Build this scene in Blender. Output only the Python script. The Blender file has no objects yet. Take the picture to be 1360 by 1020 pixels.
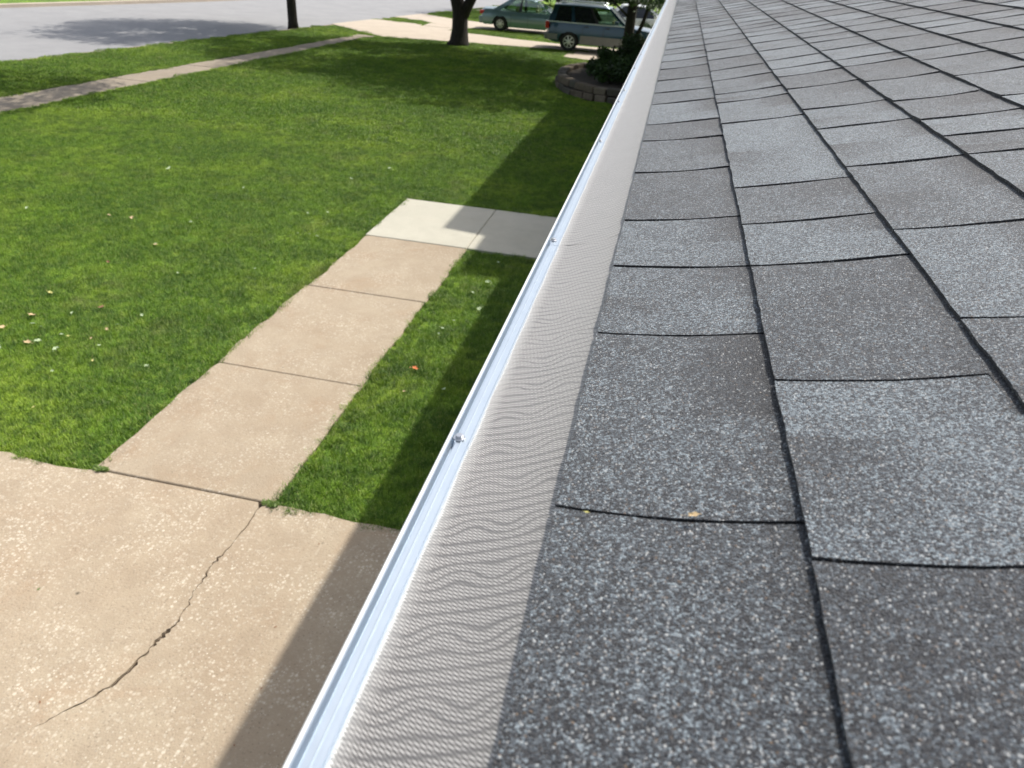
import bpy, bmesh, math, random
from mathutils import Vector, Matrix, noise
R = random.Random(7)
C = bpy.context.scene.collection
sc = bpy.context.scene

# ------------------------------------------------------------ camera
CAM = Vector((0, 0, 3.7))
Mr = [[0.97649769, 0.20657691, 0.06146744], [0.15981164, -0.5026364, -0.84959807], [-0.14461157, 0.83945375, -0.52383668]]
cd = bpy.data.cameras.new('camera'); cam = bpy.data.objects.new('camera', cd); C.objects.link(cam)
cam.matrix_world = Matrix((
    (Mr[0][0], -Mr[1][0], -Mr[2][0], CAM.x), (Mr[0][1], -Mr[1][1], -Mr[2][1], CAM.y),
    (Mr[0][2], -Mr[1][2], -Mr[2][2], CAM.z), (0, 0, 0, 1)))
cd.sensor_width = 36; cd.lens = 944.388 / 1360 * 36; cd.clip_start = .02; cd.clip_end = 2000
cd.dof.use_dof = True; cd.dof.focus_distance = .85; cd.dof.aperture_fstop = 11.5
sc.camera = cam
# ------------------------------------------------------------ light
SUN_TO = Vector((.472, .55, 1)).normalized()
el = math.asin(SUN_TO.z); az = math.atan2(SUN_TO.x, SUN_TO.y)
w = bpy.data.worlds.new('World'); sc.world = w; w.use_nodes = True
nt = w.node_tree; bg = nt.nodes['Background']; sky = nt.nodes.new('ShaderNodeTexSky')
sky.sky_type = 'NISHITA'; sky.sun_disc = False; sky.sun_elevation = el; sky.sun_rotation = az
sky.dust_density = 3.0
hs = nt.nodes.new('ShaderNodeHueSaturation'); hs.inputs['Saturation'].default_value = .55; hs.inputs['Color'].default_value = (1, 1, 1, 1)
nt.links.new(sky.outputs[0], hs.inputs['Color']); nt.links.new(hs.outputs[0], bg.inputs[0]); bg.inputs[1].default_value = .15
sd = bpy.data.lights.new('sun', 'SUN'); sd.energy = 3.8; sd.angle = math.radians(.8); sd.color = (1, .95, .87)
sun = bpy.data.objects.new('sun', sd); C.objects.link(sun)
sun.rotation_euler = (-SUN_TO).to_track_quat('-Z', 'Y').to_euler()
sc.view_settings.view_transform = 'Standard'; sc.view_settings.look = 'None'
sc.view_settings.gamma = 1; sc.view_settings.exposure = 0.40
sc.cycles.max_bounces = 8; sc.cycles.transparent_max_bounces = 12

# ------------------------------------------------------------ material helpers
def newmat(name):
    m = bpy.data.materials.new(name); m.use_nodes = True
    t = m.node_tree; b = t.nodes['Principled BSDF']; return m, t, b
def N(t, ty, **k):
    n = t.nodes.new(ty)
    for a, v in k.items():
        if a.startswith('_'): setattr(n, a[1:], v)
        else: n.inputs[a.replace('__', ' ')].default_value = v
    return n
def ramp(t, fac, stops):
    r = t.nodes.new('ShaderNodeValToRGB'); e = r.color_ramp.elements
    e[0].position, e[0].color = stops[0][0], (*stops[0][1], 1)
    e[1].position, e[1].color = stops[-1][0], (*stops[-1][1], 1)
    for p, c in stops[1:-1]:
        x = e.new(p); x.color = (*c, 1)
    t.links.new(fac, r.inputs[0]); return r.outputs[0]
def mixc(t, fac, a, b, mode='MIX'):
    n = t.nodes.new('ShaderNodeMix'); n.data_type = 'RGBA'; n.blend_type = mode
    for i, v in ((0, fac), (6, a), (7, b)):
        if isinstance(v, (int, float)): n.inputs[i].default_value = v
        elif isinstance(v, tuple): n.inputs[i].default_value = (*v, 1)
        else: t.links.new(v, n.inputs[i])
    return n.outputs[2]
def math_(t, op, a, b=None, c=None):
    n = t.nodes.new('ShaderNodeMath'); n.operation = op
    for i, v in enumerate((a, b, c)):
        if v is None: continue
        if isinstance(v, (int, float)): n.inputs[i].default_value = v
        else: t.links.new(v, n.inputs[i])
    return n.outputs[0]
def noise_(t, co, scale, detail=4, rough=.55, dist=0):
    n = N(t, 'ShaderNodeTexNoise', Scale=scale, Detail=detail, Roughness=rough, Distortion=dist); t.links.new(co, n.inputs['Vector']); return n.outputs[0]
def bump(t, b, h, strength, dist):
    n = N(t, 'ShaderNodeBump', Strength=strength, Distance=dist); t.links.new(h, n.inputs['Height']); t.links.new(n.outputs[0], b.inputs['Normal']); return n
def pos(t): return t.nodes.new('ShaderNodeNewGeometry').outputs['Position']
def plain(name, col, rough=.6, metal=0, coat=0, nscale=0, var=.15):
    m, t, b = newmat(name); b.inputs['Base Color'].default_value = (*col, 1)
    b.inputs['Roughness'].default_value = rough; b.inputs['Metallic'].default_value = metal; b.inputs['Coat Weight'].default_value = coat
    if nscale:
        f = noise_(t, pos(t), nscale, 5)
        c = mixc(t, f, tuple(x * (1 - var) for x in col), tuple(min(1, x * (1 + var)) for x in col)); t.links.new(c, b.inputs['Base Color'])
    return m
MT = {}
# concrete: tan, worn down to the aggregate
def concrete(name, c1, c2, speck, dark, amt=.5):
    m, t, b = newmat(name); p = pos(t)
    big = noise_(t, p, .9, 5, .6); mid = noise_(t, p, 4.5, 5, .6); fine = noise_(t, p, 60, 4, .7)
    c = mixc(t, ramp(t, big, [(.35, (0, 0, 0)), (.65, (1, 1, 1))]), c1, c2)
    c = mixc(t, math_(t, 'MULTIPLY', ramp(t, mid, [(.3, (1, 1, 1)), (.6, (0, 0, 0))]), .35), c, dark)
    c = mixc(t, ramp(t, noise_(t, p, 1.7, 5, .65, .6), [(.55, (0, 0, 0)), (.75, (amt * .6,) * 3)]), c, (c1[0] * .95, c1[1] * .82, c1[2] * .72))
    v = N(t, 'ShaderNodeTexVoronoi', Scale=75, Randomness=1); t.links.new(p, v.inputs['Vector'])
    bw = N(t, 'ShaderNodeSeparateColor'); t.links.new(v.outputs['Color'], bw.inputs[0])
    patch = ramp(t, noise_(t, p, 2.2, 3), [(.38, (.15, .15, .15)), (.62, (1, 1, 1))])
    pick = ramp(t, bw.outputs[0], [(.72, (0, 0, 0)), (.9, (1, 1, 1))])
    near = ramp(t, v.outputs['Distance'], [(.2, (1, 1, 1)), (.55, (0, 0, 0))])
    k = math_(t, 'MULTIPLY', math_(t, 'MULTIPLY', pick, near), math_(t, 'MULTIPLY', patch, amt))
    c = mixc(t, k, c, speck)
    pick2 = ramp(t, bw.outputs[1], [(.86, (0, 0, 0)), (.92, (1, 1, 1))])
    c = mixc(t, math_(t, 'MULTIPLY', math_(t, 'MULTIPLY', pick2, near), amt * .55), c, tuple(x * .45 for x in c1))
    c = mixc(t, math_(t, 'MULTIPLY', fine, .35), c, tuple(x * .6 for x in c1))
    sp = N(t, 'ShaderNodeTexVoronoi', Scale=2.3, Randomness=1); t.links.new(p, sp.inputs['Vector'])
    c = mixc(t, math_(t, 'MULTIPLY', ramp(t, sp.outputs['Distance'], [(.012, (1, 1, 1)), (.04, (0, 0, 0))]), amt), c, (.12, .1, .07))
    v3 = N(t, 'ShaderNodeTexVoronoi', Scale=42, Randomness=1); t.links.new(p, v3.inputs['Vector'])
    s3 = N(t, 'ShaderNodeSeparateColor'); t.links.new(v3.outputs['Color'], s3.inputs[0])
    k3 = math_(t, 'MULTIPLY', math_(t, 'MULTIPLY', ramp(t, s3.outputs[0], [(.5, (0, 0, 0)), (.95, (1, 1, 1))]), ramp(t, v3.outputs['Distance'], [(.18, (1, 1, 1)), (.6, (0, 0, 0))])), math_(t, 'MULTIPLY', patch, amt * .75))
    c = mixc(t, k3, c, speck)
    k4 = math_(t, 'MULTIPLY', math_(t, 'MULTIPLY', ramp(t, s3.outputs[1], [(.75, (0, 0, 0)), (.95, (1, 1, 1))]), ramp(t, v3.outputs['Distance'], [(.18, (1, 1, 1)), (.6, (0, 0, 0))])), amt * .3)
    c = mixc(t, k4, c, dark)
    t.links.new(c, b.inputs['Base Color']); b.inputs['Roughness'].default_value = .9
    h = math_(t, 'ADD', math_(t, 'MULTIPLY', v.outputs['Distance'], -.6), fine); bump(t, b, h, .6, .006)
    return m
MT['drive'] = concrete('worn_tan_concrete', (.37, .288, .200), (.44, .365, .265), (.68, .61, .50), (.26, .20, .14), 1.0)
MT['path'] = concrete('tan_path_concrete', (.355, .280, .196), (.415, .345, .252), (.60, .54, .44), (.27, .21, .15), .95)
MT['newslab'] = concrete('pale_new_concrete', (.47, .45, .37), (.52, .495, .41), (.58, .55, .47), (.40, .38, .31), .3)
MT['walk'] = concrete('street_walk_concrete', (.28, .235, .18), (.35, .295, .225), (.44, .39, .31), (.20, .165, .125), .5)
MT['farwalk'] = concrete('far_drive_concrete', (.47, .40, .32), (.53, .455, .365), (.58, .52, .44), (.40, .34, .27), .3)
MT['asphalt'] = concrete('street_surface', (.27, .27, .275), (.31, .31, .315), (.37, .37, .37), (.24, .24, .245), .3)
MT['dirt'] = plain('joint_dirt', (.05, .034, .02), .95, nscale=20, var=.5)
MT['soil'] = plain('dark_soil', (.05, .04, .028), .95, nscale=20, var=.5)
MT['ground'] = plain('distant_ground', (.06, .09, .03), .95, nscale=.5, var=.4)

def lawn_color(t, base_noise=True):
    p = pos(t)
    a = noise_(t, p, .45, 4, .6); b2 = noise_(t, p, 1.6, 5, .72)
    c = ramp(t, a, [(.36, (.105, .235, .012)), (.5, (.20, .37, .018)), (.6, (.34, .50, .035))])
    c = mixc(t, ramp(t, b2, [(.36, (1, 1, 1)), (.54, (0, 0, 0))]), c, (.085, .18, .014))
    b3 = noise_(t, p, 7.5, 4, .7)
    c = mixc(t, ramp(t, b3, [(.36, (.9, .9, .9)), (.52, (0, 0, 0))]), c, (.06, .14, .01))
    c = mixc(t, ramp(t, b3, [(.53, (0, 0, 0)), (.68, (.7, .7, .7))]), c, (.38, .50, .05))
    straw = ramp(t, noise_(t, p, 1.1, 5, .7), [(.56, (0, 0, 0)), (.72, (.5, .5, .5))])
    c = mixc(t, straw, c, (.30, .29, .10))
    return c
m, t, b = newmat('lawn_base'); c = lawn_color(t)
f = noise_(t, pos(t), 45, 4, .7)
c = mixc(t, ramp(t, f, [(.3, (.75, .75, .75)), (.65, (0, 0, 0))]), c, (.06, .09, .015))
t.links.new(c, b.inputs['Base Color']); b.inputs['Roughness'].default_value = .95; bump(t, b, f, 1, .04); MT['lawn'] = m
m, t, b = newmat('grass_blade'); c = lawn_color(t)
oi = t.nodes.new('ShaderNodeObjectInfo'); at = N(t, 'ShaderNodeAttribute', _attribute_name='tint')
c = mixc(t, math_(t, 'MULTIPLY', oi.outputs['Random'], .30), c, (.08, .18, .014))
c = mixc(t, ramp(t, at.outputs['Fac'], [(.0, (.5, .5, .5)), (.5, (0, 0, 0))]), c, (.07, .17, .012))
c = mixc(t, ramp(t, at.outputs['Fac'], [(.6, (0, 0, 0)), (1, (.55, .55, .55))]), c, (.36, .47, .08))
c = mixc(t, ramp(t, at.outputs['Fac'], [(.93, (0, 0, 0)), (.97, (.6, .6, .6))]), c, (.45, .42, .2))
t.links.new(c, b.inputs['Base Color']); b.inputs['Roughness'].default_value = .55; b.inputs['Specular IOR Level'].default_value = .3
ge = t.nodes.new('ShaderNodeNewGeometry'); vm = t.nodes.new('ShaderNodeVectorMath'); vm.operation = 'MULTIPLY_ADD'; vm.inputs[1].default_value = (.55, .55, .55); vm.inputs[2].default_value = (0, 0, .8)
t.links.new(ge.outputs['Normal'], vm.inputs[0]); vn = t.nodes.new('ShaderNodeVectorMath'); vn.operation = 'NORMALIZE'; t.links.new(vm.outputs[0], vn.inputs[0]); t.links.new(vn.outputs[0], b.inputs['Normal'])
tr = t.nodes.new('ShaderNodeBsdfTranslucent'); t.links.new(c, tr.inputs[0]); mx = t.nodes.new('ShaderNodeMixShader'); mx.inputs[0].default_value = .3
t.links.new(b.outputs[0], mx.inputs[1]); t.links.new(tr.outputs[0], mx.inputs[2]); t.links.new(mx.outputs[0], t.nodes['Material Output'].inputs[0]); MT['grass'] = m

def leafmat(name, c1, c2, trans=.3):
    m, t, b = newmat(name)
    at = N(t, 'ShaderNodeAttribute', _attribute_name='tint')
    c = mixc(t, at.outputs['Fac'], c1, c2); t.links.new(c, b.inputs['Base Color']); b.inputs['Roughness'].default_value = .5
    tr = t.nodes.new('ShaderNodeBsdfTranslucent'); t.links.new(c, tr.inputs[0]); mx = t.nodes.new('ShaderNodeMixShader'); mx.inputs[0].default_value = trans
    t.links.new(b.outputs[0], mx.inputs[1]); t.links.new(tr.outputs[0], mx.inputs[2]); t.links.new(mx.outputs[0], t.nodes['Material Output'].inputs[0]); return m
MT['leaf'] = leafmat('tree_leaf', (.025, .06, .012), (.06, .12, .025), .12)
MT['shrub'] = leafmat('shrub_leaf', (.015, .035, .012), (.05, .1, .02), .2)
m, t, b = newmat('bark'); p = pos(t); mp = N(t, 'ShaderNodeMapping'); mp.inputs['Scale'].default_value = (9, 9, 1.6); t.links.new(p, mp.inputs[0])
f = noise_(t, mp.outputs[0], 3, 6, .7); t.links.new(ramp(t, f, [(.3, (.010, .008, .006)), (.7, (.045, .036, .028))]), b.inputs['Base Color'])
b.inputs['Roughness'].default_value = .95; bump(t, b, f, .9, .04); MT['bark'] = m

# shingle granules
m, t, b = newmat('shingle_granules')
p = pos(t); at = N(t, 'ShaderNodeAttribute', _attribute_name='tone')
v = N(t, 'ShaderNodeTexVoronoi', Scale=840, Randomness=1); t.links.new(p, v.inputs['Vector'])
sep = N(t, 'ShaderNodeSeparateColor'); t.links.new(v.outputs['Color'], sep.inputs[0])
mott = noise_(t, p, 38, 4, .65)
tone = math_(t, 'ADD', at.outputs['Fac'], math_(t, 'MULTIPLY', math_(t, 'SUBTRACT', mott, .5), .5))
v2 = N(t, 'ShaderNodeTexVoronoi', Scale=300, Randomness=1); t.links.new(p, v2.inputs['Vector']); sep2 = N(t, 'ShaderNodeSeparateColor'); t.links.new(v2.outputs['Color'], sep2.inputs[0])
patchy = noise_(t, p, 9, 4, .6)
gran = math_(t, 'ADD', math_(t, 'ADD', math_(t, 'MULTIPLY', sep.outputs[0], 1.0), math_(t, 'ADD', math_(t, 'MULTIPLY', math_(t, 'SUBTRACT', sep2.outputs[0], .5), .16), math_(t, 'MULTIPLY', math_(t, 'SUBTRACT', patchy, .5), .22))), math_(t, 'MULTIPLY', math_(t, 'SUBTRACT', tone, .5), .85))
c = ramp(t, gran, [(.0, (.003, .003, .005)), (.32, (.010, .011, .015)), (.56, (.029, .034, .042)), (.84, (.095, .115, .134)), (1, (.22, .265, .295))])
white = ramp(t, sep.outputs[1], [(.955, (0, 0, 0)), (.965, (1, 1, 1))])
c = mixc(t, math_(t, 'MULTIPLY', white, .5), c, (.62, .63, .62))
brown = ramp(t, sep.outputs[2], [(.982, (0, 0, 0)), (.99, (1, 1, 1))])
c = mixc(t, math_(t, 'MULTIPLY', brown, .35), c, (.3, .2, .12))
t.links.new(c, b.inputs['Base Color'])
rr = math_(t, 'SUBTRACT', .78, math_(t, 'MULTIPLY', sep.outputs[1], .45)); t.links.new(rr, b.inputs['Roughness'])
b.inputs['Specular IOR Level'].default_value = .6; b.inputs['Sheen Weight'].default_value = .2; b.inputs['Sheen Roughness'].default_value = .4
h = math_(t, 'ADD', math_(t, 'MULTIPLY', v.outputs['Distance'], -1.0), math_(t, 'MULTIPLY', sep.outputs[0], .9)); bump(t, b, h, .8, .0016)
MT['shingle'] = m
MT['underlay'] = plain('black_underlayment', (.012, .012, .013), .95)

# woven steel micromesh
m, t, b = newmat('steel_micromesh')
p = pos(t); sx = N(t, 'ShaderNodeSeparateXYZ'); t.links.new(p, sx.inputs[0]); X, Y = sx.outputs[0], sx.outputs[1]
wob = math_(t, 'SUBTRACT', noise_(t, p, 16, 2), .5)
Yw = math_(t, 'ADD', Y, math_(t, 'MULTIPLY', wob, .002))
grp = math_(t, 'POWER', math_(t, 'ABSOLUTE', math_(t, 'SINE', math_(t, 'MULTIPLY', Yw, math.pi / .043))), 4.0)
wv = math_(t, 'MULTIPLY', math_(t, 'SINE', math_(t, 'ADD', math_(t, 'MULTIPLY', X, 2 * math.pi / .043), math_(t, 'MULTIPLY', Y, 9))), math_(t, 'MULTIPLY', grp, .0054))
ph = math_(t, 'ADD', math_(t, 'ADD', Yw, wv), math_(t, 'MULTIPLY', X, -.10))
line = math_(t, 'SINE', math_(t, 'MULTIPLY', ph, 2 * math.pi / .0092))
dens = noise_(t, p, 22, 2)
line = math_(t, 'POWER', math_(t, 'MULTIPLY', math_(t, 'ADD', line, 1), .5), 4.5)
# the woven wires themselves: twill diagonals over fine rows
A_ = math_(t, 'MULTIPLY', math_(t, 'ADD', math_(t, 'MULTIPLY', X, .9), math_(t, 'MULTIPLY', Y, 1.0)), 2 * math.pi / .0022)
B_ = math_(t, 'MULTIPLY', math_(t, 'SUBTRACT', Y, math_(t, 'MULTIPLY', X, -.25)), 2 * math.pi / .0026)
weave = math_(t, 'MULTIPLY', math_(t, 'ADD', math_(t, 'SINE', A_), math_(t, 'MULTIPLY', math_(t, 'SINE', B_), .7)), .5)
wmask = math_(t, 'ADD', math_(t, 'MULTIPLY', weave, .5), .5)
edge = ramp(t, X, [(0, (0, 0, 0)), (1, (1, 1, 1))])
er = N(t, 'ShaderNodeMapRange'); er.inputs[1].default_value = -.101; er.inputs[2].default_value = -.088; t.links.new(X, er.inputs[0])
c = ramp(t, wmask, [(.18, (.075, .070, .065)), (.5, (.27, .255, .237)), (.88, (.68, .65, .61))])
c = mixc(t, math_(t, 'MULTIPLY', math_(t, 'MULTIPLY', line, math_(t, 'ADD', math_(t, 'MULTIPLY', dens, .9), .30)), math_(t, 'ADD', math_(t, 'MULTIPLY', er.outputs[0], .75), .25)), c, (.13, .125, .12))
c = mixc(t, math_(t, 'MULTIPLY', math_(t, 'SUBTRACT', 1.0, er.outputs[0]), .45), c, (.80, .77, .71))
t.links.new(c, b.inputs['Base Color']); b.inputs['Metallic'].default_value = .4; b.inputs['Roughness'].default_value = .42; b.inputs['Sheen Weight'].default_value = .4
h = math_(t, 'ADD', math_(t, 'MULTIPLY', weave, .25), math_(t, 'MULTIPLY', line, -.6)); bump(t, b, h, .5, .0008); MT['mesh'] = m

m, t, b = newmat('milled_aluminium'); p = pos(t)
mp = N(t, 'ShaderNodeMapping'); mp.inputs['Scale'].default_value = (900, 6, 900); t.links.new(p, mp.inputs[0])
f = noise_(t, mp.outputs[0], 1, 3); g = noise_(t, p, 60, 5, .7)
c = mixc(t, math_(t, 'MULTIPLY', g, .5), (.50, .57, .64), (.40, .46, .53)); t.links.new(c, b.inputs['Base Color'])
b.inputs['Metallic'].default_value = .75
t.links.new(math_(t, 'ADD', .30, math_(t, 'MULTIPLY', g, .2)), b.inputs['Roughness']); bump(t, b, f, .12, .0006); MT['alu'] = m
MT['whitemetal'] = plain('white_enamel_gutter', (.70, .71, .71), .35, nscale=30, var=.04)
MT['screw'] = plain('zinc_screw', (.62, .63, .65), .28, .9)
MT['siding'] = plain('pale_siding', (.55, .53, .48), .7, nscale=6, var=.05)
MT['brick'] = plain('door_paint', (.16, .05, .04), .5)
MT['glassdark'] = plain('dark_glass', (.012, .015, .018), .05, 0, .5)

# ------------------------------------------------------------ object helpers
def link(o, parent=None):
    C.objects.link(o)
    if parent: o.parent = parent
    return o
def mesh(name, verts, faces, mat, parent=None, smooth=False, attr=None):
    me = bpy.data.meshes.new(name); me.from_pydata([tuple(v) for v in verts], [], faces); me.update()
    if mat: me.materials.append(MT[mat] if isinstance(mat, str) else mat)
    if smooth: me.polygons.foreach_set('use_smooth', [True] * len(me.polygons))
    if attr:
        a = me.attributes.new(attr[0], 'FLOAT', 'POINT'); a.data.foreach_set('value', attr[1])
    return link(bpy.data.objects.new(name, me), parent)
def empty(name, loc=(0, 0, 0), rz=0, parent=None):
    o = bpy.data.objects.new(name, None); o.location = loc; o.rotation_euler = (0, 0, rz); return link(o, parent)
def tag(o, label=None, cat=None, group=None, kind=None):
    for k, v in (('label', label), ('category', cat), ('group', group), ('kind', kind)):
        if v: o[k] = v
    return o
class MB:
    def __init__(s): s.v = []; s.f = []
    def add(s, V, F):
        n = len(s.v); s.v += [tuple(v) for v in V]; s.f += [tuple(i + n for i in f) for f in F]
    def box(s, x0, x1, y0, y1, z0, z1):
        s.add([(x0, y0, z0), (x1, y0, z0), (x1, y1, z0), (x0, y1, z0), (x0, y0, z1), (x1, y0, z1), (x1, y1, z1), (x0, y1, z1)],
              [(3, 2, 1, 0), (4, 5, 6, 7), (0, 1, 5, 4), (1, 2, 6, 5), (2, 3, 7, 6), (3, 0, 4, 7)])
    def prism_y(s, prof, y0, y1):     # prof: (x, z) outline swept along Y
        n = len(prof); V = [(x, y0, z) for x, z in prof] + [(x, y1, z) for x, z in prof]
        F = [(i, (i + 1) % n, n + (i + 1) % n, n + i) for i in range(n)] + [tuple(range(n))[::-1], tuple(range(n, 2 * n))]
        s.add(V, F)
    def slab(s, poly, z0, z1):        # (x, y) outline, concave allowed
        n = len(poly); s.add([(x, y, z0) for x, y in poly] + [(x, y, z1) for x, y in poly],
            [(i, (i + 1) % n, n + (i + 1) % n, n + i) for i in range(n)] + [tuple(range(n))[::-1], tuple(range(n, 2 * n))])
    def tube(s, pts, rad, n=8):
        rings = []; base = len(s.v); prev = None
        for i, p in enumerate(pts):
            p = Vector(p); d = (Vector(pts[min(i + 1, len(pts) - 1)]) - Vector(pts[max(i - 1, 0)])).normalized()
            a = (Vector((1, 0, 0)) if abs(d.x) < .9 else Vector((0, 1, 0))); u_ = d.cross(a).normalized(); w_ = d.cross(u_)
            r = rad[i] if isinstance(rad, (list, tuple)) else rad
            for k in range(n):
                q = 2 * math.pi * k / n; s.v.append(tuple(p + (u_ * math.cos(q) + w_ * math.sin(q)) * r))
        for i in range(len(pts) - 1):
            for k in range(n):
                a0 = base + i * n + k; a1 = base + i * n + (k + 1) % n; s.f.append((a0, a1, a1 + n, a0 + n))
        s.f.append(tuple(base + k for k in range(n))[::-1]); s.f.append(tuple(base + (len(pts) - 1) * n + k for k in range(n)))
    def build(s, name, mat, parent=None, smooth=False, bevel=0, seg=2):
        o = mesh(name, s.v, s.f, mat, parent, smooth)
        bm = bmesh.new(); bm.from_mesh(o.data); bmesh.ops.recalc_face_normals(bm, faces=bm.faces)
        if bevel:
            bmesh.ops.bevel(bm, geom=[e for e in bm.edges if len(e.link_faces) == 2 and e.calc_face_angle(0) > .5], offset=bevel, segments=seg, affect='EDGES', profile=.5, clamp_overlap=True)
        bm.to_mesh(o.data); bm.free(); return o
def group(*a): return a

# ------------------------------------------------------------ ground, street, lawn
def kerb_x(y): return -21.5 + .158 * y
def walk_in(y): return -14.4 + .054 * y
def walk_out(y): return -16.2 + .087 * y
def far_x(y): return -30.35 + .30 * (y - 31.2) if y < 42 else -27.1 + .22 * (y - 42)
g = MB(); g.add([(-700, -500, -.30), (700, -500, -.30), (700, 900, -.30), (-700, 900, -.30)], [(0, 1, 2, 3)])
tag(g.build('ground', 'ground'), kind='structure')
ys = [-30, -10, 0, 10, 20, 30, 40, 50, 60, 75, 95]
# lawn: one slab between the street kerb and the far right, gently uneven
lv = []; lf = []; NX, NY = 60, 110
for j in range(NY + 1):
    y = -30 + 150 * (j / NY) ** 1.0
    for i in range(NX + 1):
        x0 = kerb_x(min(y, 80)) + .12; x = x0 + (45 - x0) * (i / NX) ** 1.6
        z = .012 * noise.noise(Vector((x * .7, y * .7, 0)))
        lv.append((x, y, z - .012))
for j in range(NY):
    for i in range(NX):
        a = j * (NX + 1) + i; lf.append((a, a + 1, a + NX + 2, a + NX + 1))
tag(mesh('lawn', lv, lf, 'lawn', smooth=True), kind='structure')
s_ = MB(); s_.slab([(-80, -30)] + [(kerb_x(y), y) for y in ys[:-2]] + [(kerb_x(75), 75), (kerb_x(80), 120), (-80, 120)], -.25, -.13)
tag(s_.build('street', 'asphalt'), kind='structure')
k_ = MB()
for a, b_ in zip(ys[:-1], ys[1:]):
    # real kerb stones, open where driveways meet the street
    k_.slab([(kerb_x(a), a), (kerb_x(a) + .13, a), (kerb_x(b_) + .13, b_), (kerb_x(b_), b_)], -.2, .005)
tag(k_.build('kerb', 'walk'), kind='structure')
fl = MB(); fl.slab([(-80, -20)] + [(far_x(y), y) for y in (0, 20, 31, 42, 60, 80, 120)] + [(-80, 120)], -.12, .0)
tag(fl.build('far_lawn', 'lawn'), kind='structure')
fk = MB()
yy = (0, 20, 31, 42, 60, 80)
for a, b_ in zip(yy[:-1], yy[1:]): fk.slab([(far_x(a), a), (far_x(a) + .45, a), (far_x(b_) + .45, b_), (far_x(b_), b_)], -.2, .012)
tag(fk.build('far_kerb', 'farwalk'), kind='structure')

# sidewalk: one slab per panel
sw = tag(empty('sidewalk', (-13, 20, 0)), kind='structure')
y = -12.
while y < 32.0:
    y1 = min(y + 1.5, 32.3)
    q = MB(); q.slab([(walk_out(y) + 13, y - 20), (walk_in(y) + 13, y - 20), (walk_in(y1) + 13, y1 - .012 - 20), (walk_out(y1) + 13, y1 - .012 - 20)], -.1, .014 + R.uniform(-.004, .004))
    q.build('slab', 'walk', sw, bevel=.006, seg=1); y = y1
# neighbour driveways
def wob(poly, amp=.05, step=.5):
    out = []
    for i, p in enumerate(poly):
        q = poly[(i + 1) % len(poly)]; L = math.hypot(q[0] - p[0], q[1] - p[1]); n = max(1, int(L / step))
        for k in range(n):
            f = k / n; out.append((p[0] + (q[0] - p[0]) * f + R.uniform(-amp, amp) * (k > 0), p[1] + (q[1] - p[1]) * f + R.uniform(-amp, amp) * (k > 0)))
    return out
d1 = tag(empty('neighbour_driveway', (-8, 34, 0)), kind='structure')
A = [(-15.95, 35.3), (-13.4, 33.0), (-12.3, 32.15), (-9.9, 32.7), (-9.9, 37.0), (-12.4, 37.9), (-12.6, 39.6), (-14.6, 41.0), (-15.35, 39.4)]
A = [(-16.0, 35.2), (-13.3, 32.9), (-12.3, 32.2), (-9.9, 32.65), (-9.9, 36.7), (-12.4, 37.6), (-12.6, 38.6), (-15.4, 39.1)]
for P in (A, [(-9.885, 32.65), (-7.4, 33.1), (-7.4, 35.9), (-9.885, 36.65)], [(-7.385, 33.1), (-4.3, 33.55), (-4.3, 35.4), (-7.385, 35.85)], [(-4.285, 33.55), (2, 33.9), (2, 35.8), (-4.285, 35.45)]):
    q = MB(); q.slab([(x + 8, y_ - 34) for x, y_ in P], -.12, .02); q.build('slab', 'farwalk', d1)
d2 = tag(empty('second_driveway', (-8, 41, 0)), kind='structure')
for P in ([(-15.05, 41.2), (-12.55, 39.95), (-12.4, 38.2), (-11.3, 38.0), (-9.9, 39.0), (-9.9, 42.2), (-12.1, 42.9), (-14.5, 44.4)],
          [(-9.885, 39.0), (-5.5, 39.5), (-5.5, 42.3), (-9.885, 42.2)], [(-5.485, 39.5), (3, 39.8), (3, 42.6), (-5.485, 42.3)]):
    q = MB(); q.slab([(x + 8, y_ - 41) for x, y_ in P], -.12, .022); q.build('slab', 'farwalk', d2)
q = MB(); q.slab([(-12.38, 37.6), (-10.9, 36.95), (-10.4, 38.55), (-11.25, 37.95), (-12.38, 38.15)], -.12, .016); tag(q.build('walk_link', 'farwalk'), kind='structure')
q = MB(); q.slab([(-4.25, 31.2), (-3.3, 30.9), (-2.2, 31.6), (1.5, 31.7), (1.5, 33.5), (-4.2, 33.5)], -.12, .018); tag(q.build('side_pad', 'farwalk'), kind='structure')
q = MB(); q.slab([(-13, 50), (3, 49), (3, 51.5), (-12.6, 52.5)], -.12, .018); tag(q.build('distant_driveway', 'farwalk'), kind='structure')

# our driveway, split by its crack
crack = [(-2.46, 3.60), (-2.45, 3.37), (-2.46, 3.14), (-2.48, 3.02), (-2.465, 2.90), (-2.46, 2.76), (-2.43, 2.64), (-2.42, 2.53), (-2.43, 2.46), (-2.455, 2.37), (-2.46, 2.31), (-2.48, 2.2), (-2.50, 2.06), (-2.57, 1.94), (-2.67, 1.81), (-2.75, 1.70)]
wd = [.008, .008, .006, .014, .009, .005, .007, .009, .018, .020, .006, .016, .013, .007, .006, .000]
cl = []; cr = []
for i in range(len(crack) - 1):
    (xa, ya), (xb, yb) = crack[i], crack[i + 1]
    for k in range(5):
        f = k / 5; x = xa + (xb - xa) * f; yv = ya + (yb - ya) * f; ww = 1.35 * (wd[i] * (1 - f) + wd[i + 1] * f) * R.uniform(.4, 1.4)
        jx = R.uniform(-.010, .010)
        cl.append((x - ww / 2 + jx, yv + R.uniform(-.004, .004))); cr.append((x + ww / 2 + jx, yv))
end = (-2.78, 1.66); end2 = (-3.3, -4)
dr = tag(empty('driveway', (-3, 1, 0)), kind='structure')
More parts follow.
